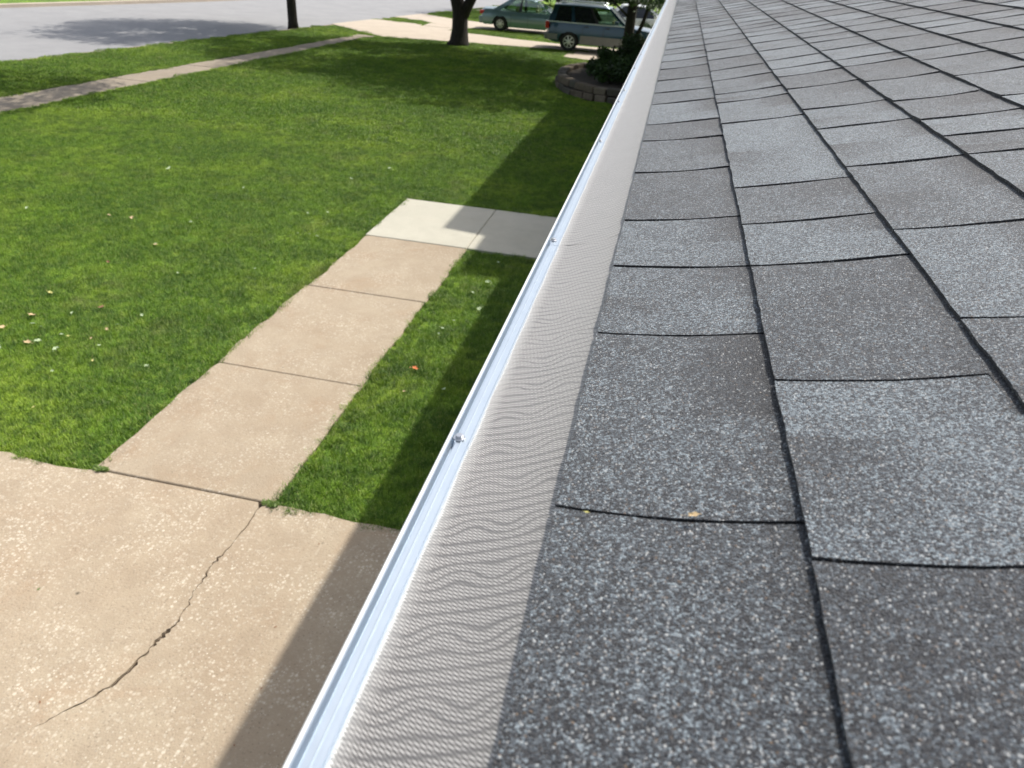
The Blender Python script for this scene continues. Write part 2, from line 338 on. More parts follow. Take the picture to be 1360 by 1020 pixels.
def edge_top(xa, xb, y0, amp=.02, n=30):
    return [(xa + (xb - xa) * i / n, y0 + amp * noise.noise(Vector((xa * 3 + i * .7, 3.3, 0)))) for i in range(n + 1)]
PL = [(-18.2, -4)] + [end2, end] + cl[::-1] + [(-2.50, 3.655)] + [(-3.88, 3.655)] + [(x, y_ - .03) for x, y_ in edge_top(-3.95, -17.9, 3.66, .05, 60)]
PR = [end2, (.2, -4), (.2, 3.62)] + edge_top(.1, -2.34, 3.655, .03, 20) + [(-2.44, 3.655)] + cr + [(end[0] + .001, end[1]), (end2[0] + .001, end2[1])]
for P in (PL, PR):
    q = MB(); q.slab([(x + 3, y_ - 1) for x, y_ in P], -.12, .020); q.build('slab', 'drive', dr)
# garden path of three tan slabs, then newer pale slabs
pt = tag(empty('front_path', (-3, 7, 0)), kind='structure')
def slab_poly(x0, x1, y0, y1, amp=.015):
    L = []; n = int((y1 - y0) / .12)
    for i in range(n + 1): L.append((x1 + amp * noise.noise(Vector((9, (y0 + (y1 - y0) * i / n) * 3, 1))), y0 + (y1 - y0) * i / n))
    for i in range(n, -1, -1): L.append((x0 + amp * 1.6 * noise.noise(Vector((2, (y0 + (y1 - y0) * i / n) * 3, 4))), y0 + (y1 - y0) * i / n))
    return L
for x0, x1, y0, y1, mt, z in ((-3.90, -2.39, 3.672, 5.413, 'path', .022), (-3.92, -2.40, 5.423, 7.393, 'path', .019), (-3.88, -2.38, 7.403, 9.262, 'path', .021),
                           (-3.90, -2.388, 9.27, 11.1, 'newslab', .028), (-2.380, -.9, 9.27, 11.1, 'newslab', .028), (-.892, .3, 9.27, 11.1, 'newslab', .028)):
    q = MB(); q.slab([(x + 3, y_ - 7) for x, y_ in slab_poly(x0, x1, y0, y1, .03 if mt == 'path' else .003)], -.1, z); q.build('slab', mt, pt, bevel=.008, seg=1)
q = MB(); q.slab([(-3.86, 3.6), (-2.43, 3.6), (-2.43, 9.3), (-3.86, 9.3)], -.05, .004); tag(q.build('path_bedding', 'dirt'), kind='structure')
q = MB(); q.slab([(-17, -3.9), (.15, -3.9), (.15, 3.6), (-17, 3.6)], -.06, .003); tag(q.build('driveway_bedding', 'dirt'), kind='structure')

# ------------------------------------------------------------ grass (stuff): patches of blades on points
def hard(x, y, e=0.0):
    if y < 3.64 + e and y > -5: return True
    if -3.90 - e < x < -2.385 + e and y < 9.4: return True
    if x > -3.88 - e and 9.22 - e < y < 11.12 + e: return True
    if x > .2: return True
    if y < 32.3 and walk_out(y) - e < x < walk_in(y) + e: return True
    if x < kerb_x(y) + .15: return True
    def inside(P):
        c_ = False; n = len(P)
        for i in range(n):
            (x1, y1), (x2, y2) = P[i], P[(i + 1) % n]
            if (y1 > y) != (y2 > y) and x < (x2 - x1) * (y - y1) / (y2 - y1) + x1: c_ = not c_
        return c_
    if y > 30:
        for P in (A, [(-9.9, 32.65), (-4.3, 33.55), (2, 33.9), (2, 35.8), (-4.3, 35.4), (-9.9, 36.65)], [(-15.05, 41.2), (-12.55, 39.95), (-12.4, 38.2), (-11.3, 38.0), (-9.9, 39.0), (3, 39.8), (3, 42.6), (-9.9, 42.2), (-12.1, 42.9), (-14.5, 44.4)],
                  [(-4.25, 31.2), (-3.3, 30.9), (-2.2, 31.6), (1.5, 31.7), (1.5, 33.5), (-4.2, 33.5)], [(-12.38, 37.6), (-10.9, 36.95), (-10.4, 38.55), (-12.38, 38.15)]):
            if inside(P): return True
    if ((x + 1.4) / 2.3) ** 2 + ((y - 25) / 3.3) ** 2 < 1: return True
    return False
def patch(i, rad, n, wdt, hgt):
    V = []; F = []; T = []; rr = random.Random(100 + i)
    for k in range(n):
        a = rr.uniform(0, 6.283); d = rad * math.sqrt(rr.random()); x, y = d * math.cos(a), d * math.sin(a)
        a2 = rr.uniform(0, 6.283); dx, dy = math.cos(a2), math.sin(a2); lean = rr.uniform(.1, 1.1) * hgt; h = hgt * rr.uniform(.55, 1.15); a3 = rr.uniform(0, 6.283)
        lx, ly = lean * math.cos(a3), lean * math.sin(a3); w2 = wdt * rr.uniform(.6, 1.2) / 2; b0 = len(V)
        V += [(x - dx * w2, y - dy * w2, -.01), (x + dx * w2, y + dy * w2, -.01), (x + lx * .4 + dx * w2 * .9, y + ly * .4 + dy * w2 * .9, h * .6), (x + lx * .4 - dx * w2 * .9, y + ly * .4 - dy * w2 * .9, h * .6), (x + lx, y + ly, h)]
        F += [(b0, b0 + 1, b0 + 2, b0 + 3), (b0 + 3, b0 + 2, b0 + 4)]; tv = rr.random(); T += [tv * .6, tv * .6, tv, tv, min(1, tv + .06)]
    me = bpy.data.meshes.new('grass_patch'); me.from_pydata(V, [], F); me.materials.append(MT['grass'])
    at_ = me.attributes.new('tint', 'FLOAT', 'POINT'); at_.data.foreach_set('value', T); return bpy.data.objects.new('grass_patch', me)
def scatter(name, pts, col, smin, smax):
    me = bpy.data.meshes.new(name); me.from_pydata(pts, [], []); o = bpy.data.objects.new(name, me); C.objects.link(o)
    ng = bpy.data.node_groups.new(name, 'GeometryNodeTree'); ng.interface.new_socket('Geometry', in_out='INPUT', socket_type='NodeSocketGeometry'); ng.interface.new_socket('Geometry', in_out='OUTPUT', socket_type='NodeSocketGeometry')
    I = ng.nodes.new('NodeGroupInput'); O = ng.nodes.new('NodeGroupOutput'); ip = ng.nodes.new('GeometryNodeInstanceOnPoints'); ci = ng.nodes.new('GeometryNodeCollectionInfo')
    ci.inputs['Collection'].default_value = col; ci.inputs['Separate Children'].default_value = True; ci.inputs['Reset Children'].default_value = True
    ip.inputs['Pick Instance'].default_value = True
    rv = ng.nodes.new('FunctionNodeRandomValue'); rv.data_type = 'FLOAT_VECTOR'; rv.inputs[0].default_value = (-.06, -.06, 0); rv.inputs[1].default_value = (.06, .06, 6.283)
    rs = ng.nodes.new('FunctionNodeRandomValue'); rs.inputs[2].default_value = smin; rs.inputs[3].default_value = smax
    po = ng.nodes.new('GeometryNodeInputPosition'); nz = ng.nodes.new('ShaderNodeTexNoise'); nz.inputs['Scale'].default_value = 2.6; nz.inputs['Detail'].default_value = 3
    mp_ = ng.nodes.new('ShaderNodeMapRange'); mp_.inputs[1].default_value = .3; mp_.inputs[2].default_value = .7; mp_.inputs[3].default_value = .6; mp_.inputs[4].default_value = 1.55
    cb = ng.nodes.new('ShaderNodeCombineXYZ'); cb.inputs[0].default_value = 1; cb.inputs[1].default_value = 1; vs_ = ng.nodes.new('ShaderNodeVectorMath'); vs_.operation = 'SCALE'
    ng.links.new(po.outputs[0], nz.inputs['Vector']); ng.links.new(nz.outputs[0], mp_.inputs[0]); ng.links.new(mp_.outputs[0], cb.inputs[2]); ng.links.new(cb.outputs[0], vs_.inputs[0]); ng.links.new(rs.outputs[1], vs_.inputs['Scale'])
    ng.links.new(I.outputs[0], ip.inputs['Points']); ng.links.new(ci.outputs[0], ip.inputs['Instance']); ng.links.new(rv.outputs[0], ip.inputs['Rotation']); ng.links.new(vs_.outputs[0], ip.inputs['Scale'])
    ng.links.new(ip.outputs[0], O.inputs[0]); md = o.modifiers.new('scatter', 'NODES'); md.node_group = ng
    o['kind'] = 'stuff'; return o
colA = bpy.data.collections.new('near_patches'); colB = bpy.data.collections.new('far_patches'); colE = bpy.data.collections.new('edge_patches')
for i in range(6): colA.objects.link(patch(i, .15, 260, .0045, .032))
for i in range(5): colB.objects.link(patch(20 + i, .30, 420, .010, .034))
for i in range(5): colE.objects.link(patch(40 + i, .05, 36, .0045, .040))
RG = random.Random(3)
def seen(x, y, mgn):
    d = Vector((x, y, -3.7)); q = [sum(Mr[r][k] * d[k] for k in range(3)) for r in range(3)]
    if q[2] < .5: return False
    return -680 - mgn < 944 * q[0] / q[2] < 680 + mgn and -560 < 944 * q[1] / q[2] < 760
ptsA = []; ptsB = []; ptsE = []
y = 3.5
while y < 14.5:
    x = -15.
    while x < .2:
        px, py = x + RG.uniform(-.07, .07), y + RG.uniform(-.07, .07)
        if not hard(px, py, .08) and seen(px, py, 160) and x < -.2: ptsA.append((px, py, 0))
        x += .155
    y += .155
y = 14.3
while y < 62:
    st = .3 if y < 30 else .42
    x = -24.
    while x < .2:
        px, py = x + RG.uniform(-.13, .13), y + RG.uniform(-.13, .13)
        if not hard(px, py, .12) and seen(px, py, 60): ptsB.append((px, py, 0))
        x += st
    y += st
for _ in range(26000):     # ragged fringe along every concrete edge near the camera
    px, py = RG.uniform(-10, -.4), RG.uniform(3.5, 11.6)
    if not hard(px, py, -.012) and hard(px, py, .12) and seen(px, py, 60): ptsE.append((px, py, 0))
for _ in range(26000):
    py = RG.uniform(11, 31); px = RG.choice((walk_in(py), walk_out(py), kerb_x(py) + .2)) + RG.uniform(-.16, .16)
    if not hard(px, py, -.02) and hard(px, py, .14) and seen(px, py, 60) and RG.random() < .35: ptsE.append((px, py, 0))
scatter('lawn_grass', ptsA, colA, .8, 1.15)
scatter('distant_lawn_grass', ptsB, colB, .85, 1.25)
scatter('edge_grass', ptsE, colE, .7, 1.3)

# ------------------------------------------------------------ fallen leaves
LEAVES = [(-6.22, 5.68, 't', 11), (-6.28, 5.36, 't', 8), (-5.82, 5.17, 't', 9), (-5.75, 5.23, 'p', 9), (-5.48, 5.15, 'p', 8), (-6.07, 5.52, 'p', 6), (-5.95, 5.49, 'p', 5), (-5.64, 5.41, 'p', 5), (-5.55, 5.4, 'y', 5), (-5.31, 5.43, 't', 4), (-5.14, 5.33, 'p', 5), (-5.0, 5.06, 'y', 4), (-5.3, 5.65, 't', 5), (-5.27, 5.77, 'p', 4), (-5.17, 6.04, 'p', 6), (-5.69, 6.09, 'b', 5), (-6.44, 6.2, 'y', 9), (-4.46, 5.13, 'p', 5), (-5.98, 5.0, 'p', 6), (-5.21, 4.78, 'p', 4), (-5.88, 5.86, 'p', 5), (-7.56, 8.64, 't', 7), (-7.21, 8.67, 't', 8), (-6.29, 7.88, 't', 7), (-6.45, 7.18, 'b', 6), (-6.64, 9.87, 'p', 8), (-4.79, 12.67, 'p', 8), (-5.15, 11.75, 'p', 7), (-4.62, 8.97, 'p', 5), (-5.7, 6.06, 'b', 5), (-1.82, 8.2, 'p', 10), (-1.73, 7.4, 'p', 8), (-1.62, 5.58, 'p', 6), (-1.97, 5.43, 't', 4), (-2.0, 6.79, 'p', 6), (-4.47, 5.12, 'p', 5), (-4.92, 4.23, 'y', 5), (-8.25, 11.11, 'p', 8), (-9.41, 8.8, 'y', 7), (-8.78, 8.49, 'p', 7), (-7.83, 11.8, 'p', 8), (-8.22, 11.02, 'p', 8), (-5.16, 11.75, 'p', 7), (-4.72, 12.59, 'p', 7), (-4.49, 8.93, 'p', 7), (-4.78, 8.94, 'p', 7), (-6.3, 7.91, 'p', 7), (-4.7, 7.6, 'p', 5), (-5.48, 7.16, 'p', 5), (-8.85, 12.33, 'p', 7), (-8.72, 11.52, 'p', 7), (-6.54, 10.56, 'p', 6), (-5.04, 9.79, 'p', 6), (-4.78, 9.93, 'p', 6), (-5.88, 16.62, 'p', 9), (-5.63, 14.3, 'p', 8), (-6.37, 8.81, 'p', 7), (-1.93, 7.01, 'p', 5), (-1.92, 7.83, 'p', 5), (-2.0, 6.66, 'p', 4), (-1.84, 8.89, 'p', 5)]
LC = {'t': (.50, .37, .20), 'p': (.36, .45, .25), 'y': (.50, .47, .16), 'b': (.24, .12, .06), 'o': (.62, .20, .07), 'g': (.10, .16, .04)}
for k_, v_ in LC.items(): MT['fl' + k_] = plain('fallen_leaf_' + {'t': 'tan', 'p': 'pale_green', 'y': 'yellow', 'b': 'brown', 'o': 'orange', 'g': 'green'}[k_], v_, .6, nscale=60, var=.25)
def leaf_mesh(seed, mt):
    rr = random.Random(seed); n = 10; V = [(0, 0, .0)]; F = []
    for i in range(n):
        a = 2 * math.pi * i / n; r = (.5 if i % 2 == 0 else .30) * rr.uniform(.75, 1.1)
        V.append((r * math.cos(a), r * .85 * math.sin(a), rr.uniform(-.02, .10) + .10 * abs(math.sin(a))))
    V.append((-.75, .04, .06)); V.append((-.75, -.02, .06))
    F = [(0, 1 + i, 1 + (i + 1) % n) for i in range(n)]; F.append((6, n + 1, n + 2)) 
    me = bpy.data.meshes.new('fallen_leaf'); me.from_pydata(V, [], F); me.materials.append(MT[mt]); return me
LM = {}
LG = {'t': ('curled tan fallen leaf lying on the open front lawn', 'tan leaves fallen on the lawn'), 'p': ('small pale green fallen leaf lying flat in the lawn grass', 'pale green leaves fallen on the lawn'),
      'y': ('small yellowish fallen leaf lying in the lawn grass', 'yellow leaves fallen on the lawn'), 'b': ('small dark brown fallen leaf lying in the lawn grass', 'brown leaves fallen on the lawn')}
for i, (x, y, c_, s_) in enumerate(LEAVES):
    key = (c_, i % 4)
    if key not in LM: LM[key] = leaf_mesh(i, 'fl' + c_)
    o = bpy.data.objects.new('fallen_leaf', LM[key]); C.objects.link(o); o.location = (x, y, .038); s = s_ / 100 * .95
    o.scale = (s, s, s * .8); o.rotation_euler = (R.uniform(-.35, .35), R.uniform(-.35, .35), R.uniform(0, 6.28))
    lb, gr_ = LG[c_]
    rg = 'on the narrow grass strip between path and gutter' if x > -2.4 else 'near the left photo edge of the lawn' if x < -5.3 - .0 * y and y < 6.5 else 'on the lawn between path and left leaf cluster' if y < 6.5 else 'beside the upper end of the tan path' if (x > -4.95 and y < 10.2) else 'in the middle of the open lawn' if y < 9.4 else 'on the far half of the lawn near the pale slab' if x > -6 else 'on the far half of the lawn towards the sidewalk'
    lb = ('large ' if s_ >= 8 else 'tiny ' if s_ <= 4 else 'small ') + {'t': 'curled tan', 'p': 'pale green', 'y': 'yellowish', 'b': 'dark brown'}[c_] + ' fallen leaf ' + rg
    if i == 0: lb = 'largest curled tan leaf lying on the left of the lawn'; gr_ = None
    if i == 1: lb = 'tan leaf at the far left photo edge below the largest one'; gr_ = None
    if i == 30: lb = 'largest pale leaf on the narrow grass strip beside the gutter'; gr_ = None
    tag(o, lb, 'leaf', gr_)
o = bpy.data.objects.new('fallen_leaf', leaf_mesh(77, 'flo')); C.objects.link(o); o.location = (-2.0, 5.84, .055); o.scale = (.085, .075, .07); o.rotation_euler = (.4, .3, .6)
tag(o, 'bright orange fallen leaf on the grass strip between path and gutter', 'leaf')
for i, (x, y, c_, s) in enumerate([(-3.40, 2.53, 'g', .035), (-1.83, 2.64, 'b', .030), (-1.70, 2.23, 'b', .022), (-1.88, 3.37, 'b', .022), (-2.81, 1.86, 'b', .028), (-1.67, 1.89, 'b', .02)]):
    o = bpy.data.objects.new('leaf_scrap', leaf_mesh(200 + i, 'fl' + c_)); C.objects.link(o); o.location = (x, y, .0225); o.scale = (s, s * .6, s * .3); o.rotation_euler = (0, 0, R.uniform(0, 6))
    tag(o, 'tiny green leaf scrap lying on the tan driveway' if i == 0 else ['', 'dark scrap on the sunlit driveway halfway between crack and gutter shadow', 'dark scrap at the edge of the gutter shadow on the driveway', 'dark scrap on the driveway just below the grass strip', 'dark scrap on the driveway left of the crack end', 'dark scrap inside the gutter shadow near the bottom of the driveway'][i], 'leaf scrap', None if i == 0 else 'dark scraps on the driveway')

# weeds in the joint corners
MT['weed'] = leafmat('weed_leaf', (.10, .17, .03), (.2, .28, .06))
for (x, y, lb, n_) in ((-3.84, 3.665, 'low green weed tuft at the left corner of the path joint', 120), (-2.40, 3.655, 'low green weed tuft where the path joint meets the crack', 160)):
    V = []; F = []; T = []
    for k in range(n_):
        a = R.uniform(0, 6.28); d = .038 * R.random() ** .7; px, py = d * math.cos(a) * 1.8, d * math.sin(a) * .7; s = R.uniform(.008, .018); b0 = len(V); q = R.uniform(0, 3.14); z = R.uniform(.004, .02)
        V += [(px - s * math.cos(q), py - s * math.sin(q), z), (px + s * math.sin(q), py - s * math.cos(q), z + R.uniform(0, .01)), (px + s * math.cos(q), py + s * math.sin(q), z + R.uniform(0, .015))]; F.append((b0, b0 + 1, b0 + 2)); T += [R.random()] * 3
    o = mesh('weed', V, F, 'weed', attr=('tint', T)); o.location = (x, y, .018); tag(o, lb, 'weed')

# ------------------------------------------------------------ the house: roof with shingles, gutter, guard, walls
TH = 0.22773753; HN = 0.27317821
U = Vector((math.cos(TH), 0, math.sin(TH))); NV = Vector((-math.sin(TH), 0, math.cos(TH)))
def RP(s, y, n=0.): return CAM + U * s + NV * (n - HN) + Vector((0, y, 0))
EX = .143
def S(k): return -.0885 if k == 1 else -.0932 + EX * (k)
# row k spans S(k)..S(k+1): row 1 starts at -.0885, row 2 at .0498 ...
def S(k): return -.0885 if k == 1 else -.0932 + EX * (k - 1)
house = tag(empty('house', (0, 0, 0)), 'house with grey shingle roof and white gutter seen from its eave', 'house')
Y0, Y1 = -3.2, 10.6
NR = 27
roof = MB()
pr = [RP(-.06, 0, -.009), RP(S(NR + 1), 0, -.009), RP(S(NR + 1), 0, -.05), RP(-.06, 0, -.05)]
roof.prism_y([(p.x, p.z) for p in pr], Y0, Y1)
rf = roof.build('roof', 'underlay', house)
J = {1: [.06, .325, .56, .716, .877, 1.113, 1.335, 1.49, 1.725, 1.885, 2.09, 2.325, 2.505, 2.70, 2.861, 3.10],
     2: [.05, .294, .474, .7015, .8325, .986, 1.418, 1.646, 1.756, 1.970, 2.155, 2.389, 2.62, 2.85, 3.05],
     3: [.14, .35, .56, .7725, 1.033, 1.281, 1.455, 1.70, 1.884, 2.018, 2.194, 2.425, 2.65],
     4: [.08, .30, .5355, .78, 1.032, 1.14, 1.258, 1.43, 1.662, 1.902, 2.024, 2.237, 2.44],
     5: [.20, .44, .66, .9, 1.13, 1.367, 1.603, 1.842, 2.013, 2.277, 2.538],
     6: [.1, .3, .5, .73, .95, 1.18, 1.42, 1.60, 1.762, 1.969, 2.19, 2.387, 2.547, 2.756]}
TILT = {(2, .294): .006, (1, .325): -.012, (1, .56): -.017, (1, .716): -.03, (1, .877): -.025, (1, 1.113): -.026, (1, 1.335): -.034}
RS = random.Random(11)
def tab_geo(k, ya, yb, ta, tb, seed, light=False):
    """one asphalt tab: top sheet, butt edge and sides"""
    rr = random.Random(seed); s0, s1 = S(k), S(k + 1) + .012
    nu, nv = (3, 3) if light else (8, max(6, int((yb - ya) / .02)))
    if not light and ya > 2.2: nu, nv = 5, 5
    g = .0011 if ya < 1.2 else .0013
    split = rr.uniform(.35, .65); vs = sorted(set([i / nv for i in range(nv + 1)] + ([split - .006, split + .006] if not light else [])))
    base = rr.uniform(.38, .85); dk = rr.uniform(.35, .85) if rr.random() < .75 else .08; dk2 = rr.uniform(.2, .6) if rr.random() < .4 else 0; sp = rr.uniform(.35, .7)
    V = []; T = []; idx = []
    for j, v in enumerate(vs):
        row = []
        for i in range(nu + 1):
            u = i / nu; s = s0 + (s1 - s0) * u
            y = (ya + g + ta * (u - .5)) * (1 - v) + (yb - g + tb * (u - .5)) * v
            # the seam lines sag and wander a little across the tab
            y += .006 * math.sin(u * math.pi) * (-1) * (1 if ya < 2.5 else .6) + .0012 * noise.noise(Vector((u * 5, v * 3, k * 7.1 + round(y * 2))))
            n = .0015 - .0048 * u + .0011 * noise.noise(Vector((s * 9, y * 7, k * 3.3))) * (1 - .5 * u)
            if i == 0: s += .0007 * noise.noise(Vector((y * 40, k, 2.2))) + .0008 * rr.uniform(-1, 1)
            if not light and v in (0, 1): n -= .0006
            y += (.010 * u * u - .003) * min(1, max(0, ya - 1)) * (1 if k < 7 else .6)
            V.append(RP(s, y, n + (.0004 if ya < .6 else .0016 if ya < 1 else .0022) * max(0, 1 - v / .25) * (.75 + .35 * math.sin(u * 5.5 + seed)))); row.append(len(V) - 1)
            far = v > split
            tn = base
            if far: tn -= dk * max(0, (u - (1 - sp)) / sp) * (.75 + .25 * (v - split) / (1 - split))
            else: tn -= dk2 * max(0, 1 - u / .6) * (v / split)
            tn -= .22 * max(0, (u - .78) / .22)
            T.append(max(0, min(1, tn)))
        idx.append(row)
    F = []
    m_ = len(vs) - 1
    for j in range(m_):
        for i in range(nu): F.append((idx[j][i], idx[j][i + 1], idx[j + 1][i + 1], idx[j + 1][i]))
    th = .0022 if k == 1 else .0031 if k < 4 else .0026
    per = [idx[j][0] for j in range(m_, -1, -1)]           # butt edge
    def skirt(chain):
        b0 = len(V); m4 = len(chain)
        for q in chain: V.append(V[q]); T.append(-2.)
        for q in chain: V.append(V[q] - NV * (th + (0 if ya < .6 else .0016 if ya < 1 else .0022))); T.append(-2.)
        for a in range(m4 - 1): F.append((b0 + a, b0 + a + 1, b0 + m4 + a + 1, b0 + m4 + a))
    skirt([idx[j][0] for j in range(m_ + 1)]); skirt(idx[0][::-1]); skirt(idx[m_])
    return V, F, T
stuffV = []; stuffF = []; stuffT = []; nshing = 0
for k in range(1, NR + 1):
    js = list(J.get(k, []))
    if not js: js = [RS.uniform(0, .25)]
    while js[0] > Y0: js.insert(0, js[0] - RS.choice((.155, .165, .235, .24, .245)))
    while js[-1] < Y1 - .3: js.append(js[-1] + RS.choice((.155, .165, .20, .235, .245)))
    js[0] = Y0; js.append(Y1)
    for a in range(len(js) - 1):
        ya, yb = js[a], js[a + 1]; ta, tb = TILT.get((k, ya), 0) + .017 * max(0, min(3, ya)), TILT.get((k, yb), 0) + .017 * max(0, min(3, yb))
        if k == 1 and ya > 1.34: ta -= .03
        if k == 1 and yb > 1.34: tb -= .03
        ymax = {1: 4.9, 2: 4.6, 3: 4.4, 4: 4.2, 5: 4.0, 6: 3.8, 7: 3.5, 8: 3.2, 9: 3.0}.get(k, 0)
        ymin = {1: .0, 2: .05, 3: .3, 4: .6, 5: 1.0, 6: 1.35, 7: 1.7, 8: 2.1, 9: 2.4}.get(k, 99)
        ind = yb > ymin and ya < ymax
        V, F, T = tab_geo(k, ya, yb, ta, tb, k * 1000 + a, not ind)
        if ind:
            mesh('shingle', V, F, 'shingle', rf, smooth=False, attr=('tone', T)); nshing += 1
            if k >= 3 and RS.random() < .33:      # a second ply that peeks out under the butt edge
                q0 = ya + (yb - ya) * RS.uniform(.0, .3); q1 = ya + (yb - ya) * RS.uniform(.6, .95); e_ = RS.uniform(.003, .006); n0 = -.0035
                P = [RP(S(k) - e_, q0, n0 + .0006), RP(S(k) + .01, q0, n0), RP(S(k) + .01, q1, n0), RP(S(k) - e_, q1, n0 + .0006), RP(S(k) - e_, q0, n0 - .0022), RP(S(k) - e_, q1, n0 - .0022)]
                mesh('shingle_ply', P, [(0, 1, 2, 3), (0, 3, 5, 4)], 'shingle', rf, attr=('tone', [.25] * 6))
        else:
            n_ = len(stuffV); stuffV += V; stuffF += [tuple(i + n_ for i in f) for f in F]; stuffT += T
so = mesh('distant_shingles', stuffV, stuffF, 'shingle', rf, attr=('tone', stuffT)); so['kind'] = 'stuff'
print('shingles', nshing)

# cross-section points fixed by their place beside the eave: s on the roof plane, moved down its sight line to height dz
def XZ(s, dz):
    p = RP(s, 0, 0) - CAM; k = dz / p.z; return (p.x * k, 3.7 + dz)
def off(p, n): return (p[0] + NV.x * n, p[1] + NV.z * n)
DZ = -.317
gd = tag(empty('gutter_guard', (0, 0, 0), parent=house), 'silver aluminium gutter guard rail with grey steel micromesh')
seams = [-2.8, -1.59, -.374, .846, 2.066, 3.286, 4.506, 5.726, 6.946, 8.166, 9.386, 10.5]
def lerp(a, b, f): return a + (b - a) * f
def railprof():
    # s positions across the rail and small heights above its plane
    pts = [(-.1778, .0000), (-.1772, .0016), (-.1764, .0016), (-.1761, -.0040), (-.1722, -.0040), (-.1719, .0012), (-.1684, .0012), (-.1680, .0019), (-.1675, .0019), (-.1671, .0012), (-.1622, .0012), (-.1612, .0020), (-.1604, .0020), (-.1600, -.001)]
    top = [off(XZ(s, DZ), h) for s, h in pts]; bot = [off(XZ(s, DZ), -.0052) for s, h in (pts[-1], pts[0])]
    return top + bot
RPf = railprof()
X0s, Z0s = XZ(-.1612, DZ); e1 = RP(-.080, 0, -.0012)
for i, (a, b_) in enumerate(zip(seams[:-1], seams[1:])):
    rl = MB(); rl.prism_y(RPf, a + .0004, b_ - .0004); rl.build('rail', 'alu', gd)
    V = []; F = []; nx = 12; ny = 60 if abs(a) < 2.5 else 12
    for j in range(ny + 1):
        y = lerp(a - .0004, b_ + .0004, j / ny)
        for q in range(nx + 1):
            f = q / nx; x = lerp(X0s, e1.x, f); z = lerp(Z0s, e1.z, f)
            z += -.0035 * math.sin(math.pi * min(1, f * 1.0)) + .0005 * noise.noise(Vector((x * 30, y * 22, i)))
            if f < .14: z += .0010 * math.sin(math.pi * f / .14) + .0005 * math.sin(y * 2 * math.pi / .0092)
            V.append((x, y, z + .0003 * (i % 2)))
    for j in range(ny):
        for q in range(nx): a0 = j * (nx + 1) + q; F.append((a0, a0 + 1, a0 + nx + 2, a0 + nx + 1))
    mesh('screen', V, F, 'mesh', gd, smooth=True)
sx0, sz0 = off(XZ(-.1715, DZ), .0012)
def screw(y):
    q = MB()
    for r, z0, z1, n in ((.0046, .0, .0009, 16), (.0030, .0009, .0030, 6)):
        V = []; 
        for zz in (z0, z1):
            for k in range(n): V.append((r * math.cos(2 * math.pi * k / n), r * math.sin(2 * math.pi * k / n), zz))
        q.add(V, [(k, (k + 1) % n, n + (k + 1) % n, n + k) for k in range(n)] + [tuple(range(n, 2 * n))])
    o = q.build('screw', 'screw', gd, bevel=.0003, seg=1); o.location = (sx0 + .001, y, sz0 + .0006); o.rotation_euler = (R.uniform(-.08, .08), -.05, R.uniform(0, 1)); return o
for y in (-.15, .418, .862, 1.445, 1.90, 2.083, 2.545, 2.93, 3.30, 3.72, 4.15, 4.52, 4.95): screw(y)
# gutter trough under the guard
g0 = XZ(-.1800, DZ - .001); g1 = XZ(-.1776, DZ - .001); xl, zl = g0
gp = [(xl, zl + .0012), (xl, zl - .012), (xl + .008, zl - .018), (xl - .002, zl - .045), (xl + .018, zl - .075), (xl + .022, zl - .125), (xl + .115, zl - .125), (xl + .115, zl + .005),
      (xl + .1125, zl + .005), (xl + .1125, zl - .122), (xl + .024, zl - .122), (xl + .020, zl - .075), (xl + .001, zl - .045), (xl + .0105, zl - .018), (xl + .0030, zl - .011), (xl + .0022, zl + .0012)]
gu = MB(); gu.prism_y(gp, Y0 + .02, Y1 - .02); gu.build('gutter', 'whitemetal', house)
# ridge strip that shows beyond the rail: the gutter's rolled outer lip
lp = MB(); lp.tube([(xl + .0004, Y0 + .02, zl - .0012), (xl + .0004, Y1 - .02, zl - .0012)], .0017, 10); lp.build('gutter_lip', 'whitemetal', house, smooth=True)
# walls and eave
wl = MB(); wl.box(.30, 9.5, Y0 + .2, Y1 - .02, 0, 3.18); wl.build('wall', 'siding', house)
fa = MB(); fa.box(xl + .117, xl + .137, Y0 + .02, Y1 - .02, 3.16, 3.36); fa.build('fascia', 'whitemetal', house)
sf = MB(); sf.box(xl + .137, .298, Y0 + .02, Y1 - .02, 3.165, 3.18); sf.build('soffit', 'whitemetal', house)
gdr = MB()
for r_ in range(4): gdr.box(.27, .298, -2.4, 2.4, .05 + r_ * .54, .57 + r_ * .54)
gdr.build('garage_door', 'whitemetal', house, bevel=.008, seg=1)
dd = MB(); dd.box(.262, .298, 9.55, 10.5, .15, 2.2); dd.build('front_door', 'brick', house)
wn = MB(); wn.box(.27, .298, 5.2, 6.9, 1.0, 2.3); wf = wn.build('window', 'whitemetal', house)
wp = MB(); wp.box(.262, .268, 5.28, 6.82, 1.08, 2.22); wp.build('pane', 'glassdark', wf)
# taller part of the house behind, whose eave throws the second shadow on the lawn
UX, UZ = -.30, 5.50; UYa, UYb = 12.95, 30.0
UYa = 10.0 + .55 * UZ
up = MB(); up.box(.30, 9.0, 11.4, UYb - .3, 0, UZ - .02); up.build('upper_storey', 'siding', house)
ur = MB(); ur.prism_y([(UX, UZ), (UX, UZ + .12), (4.6, UZ + 1.3), (9.5, UZ + .12), (9.5, UZ)], UYa, UYb); ur.build('upper_roof', 'underlay', house)
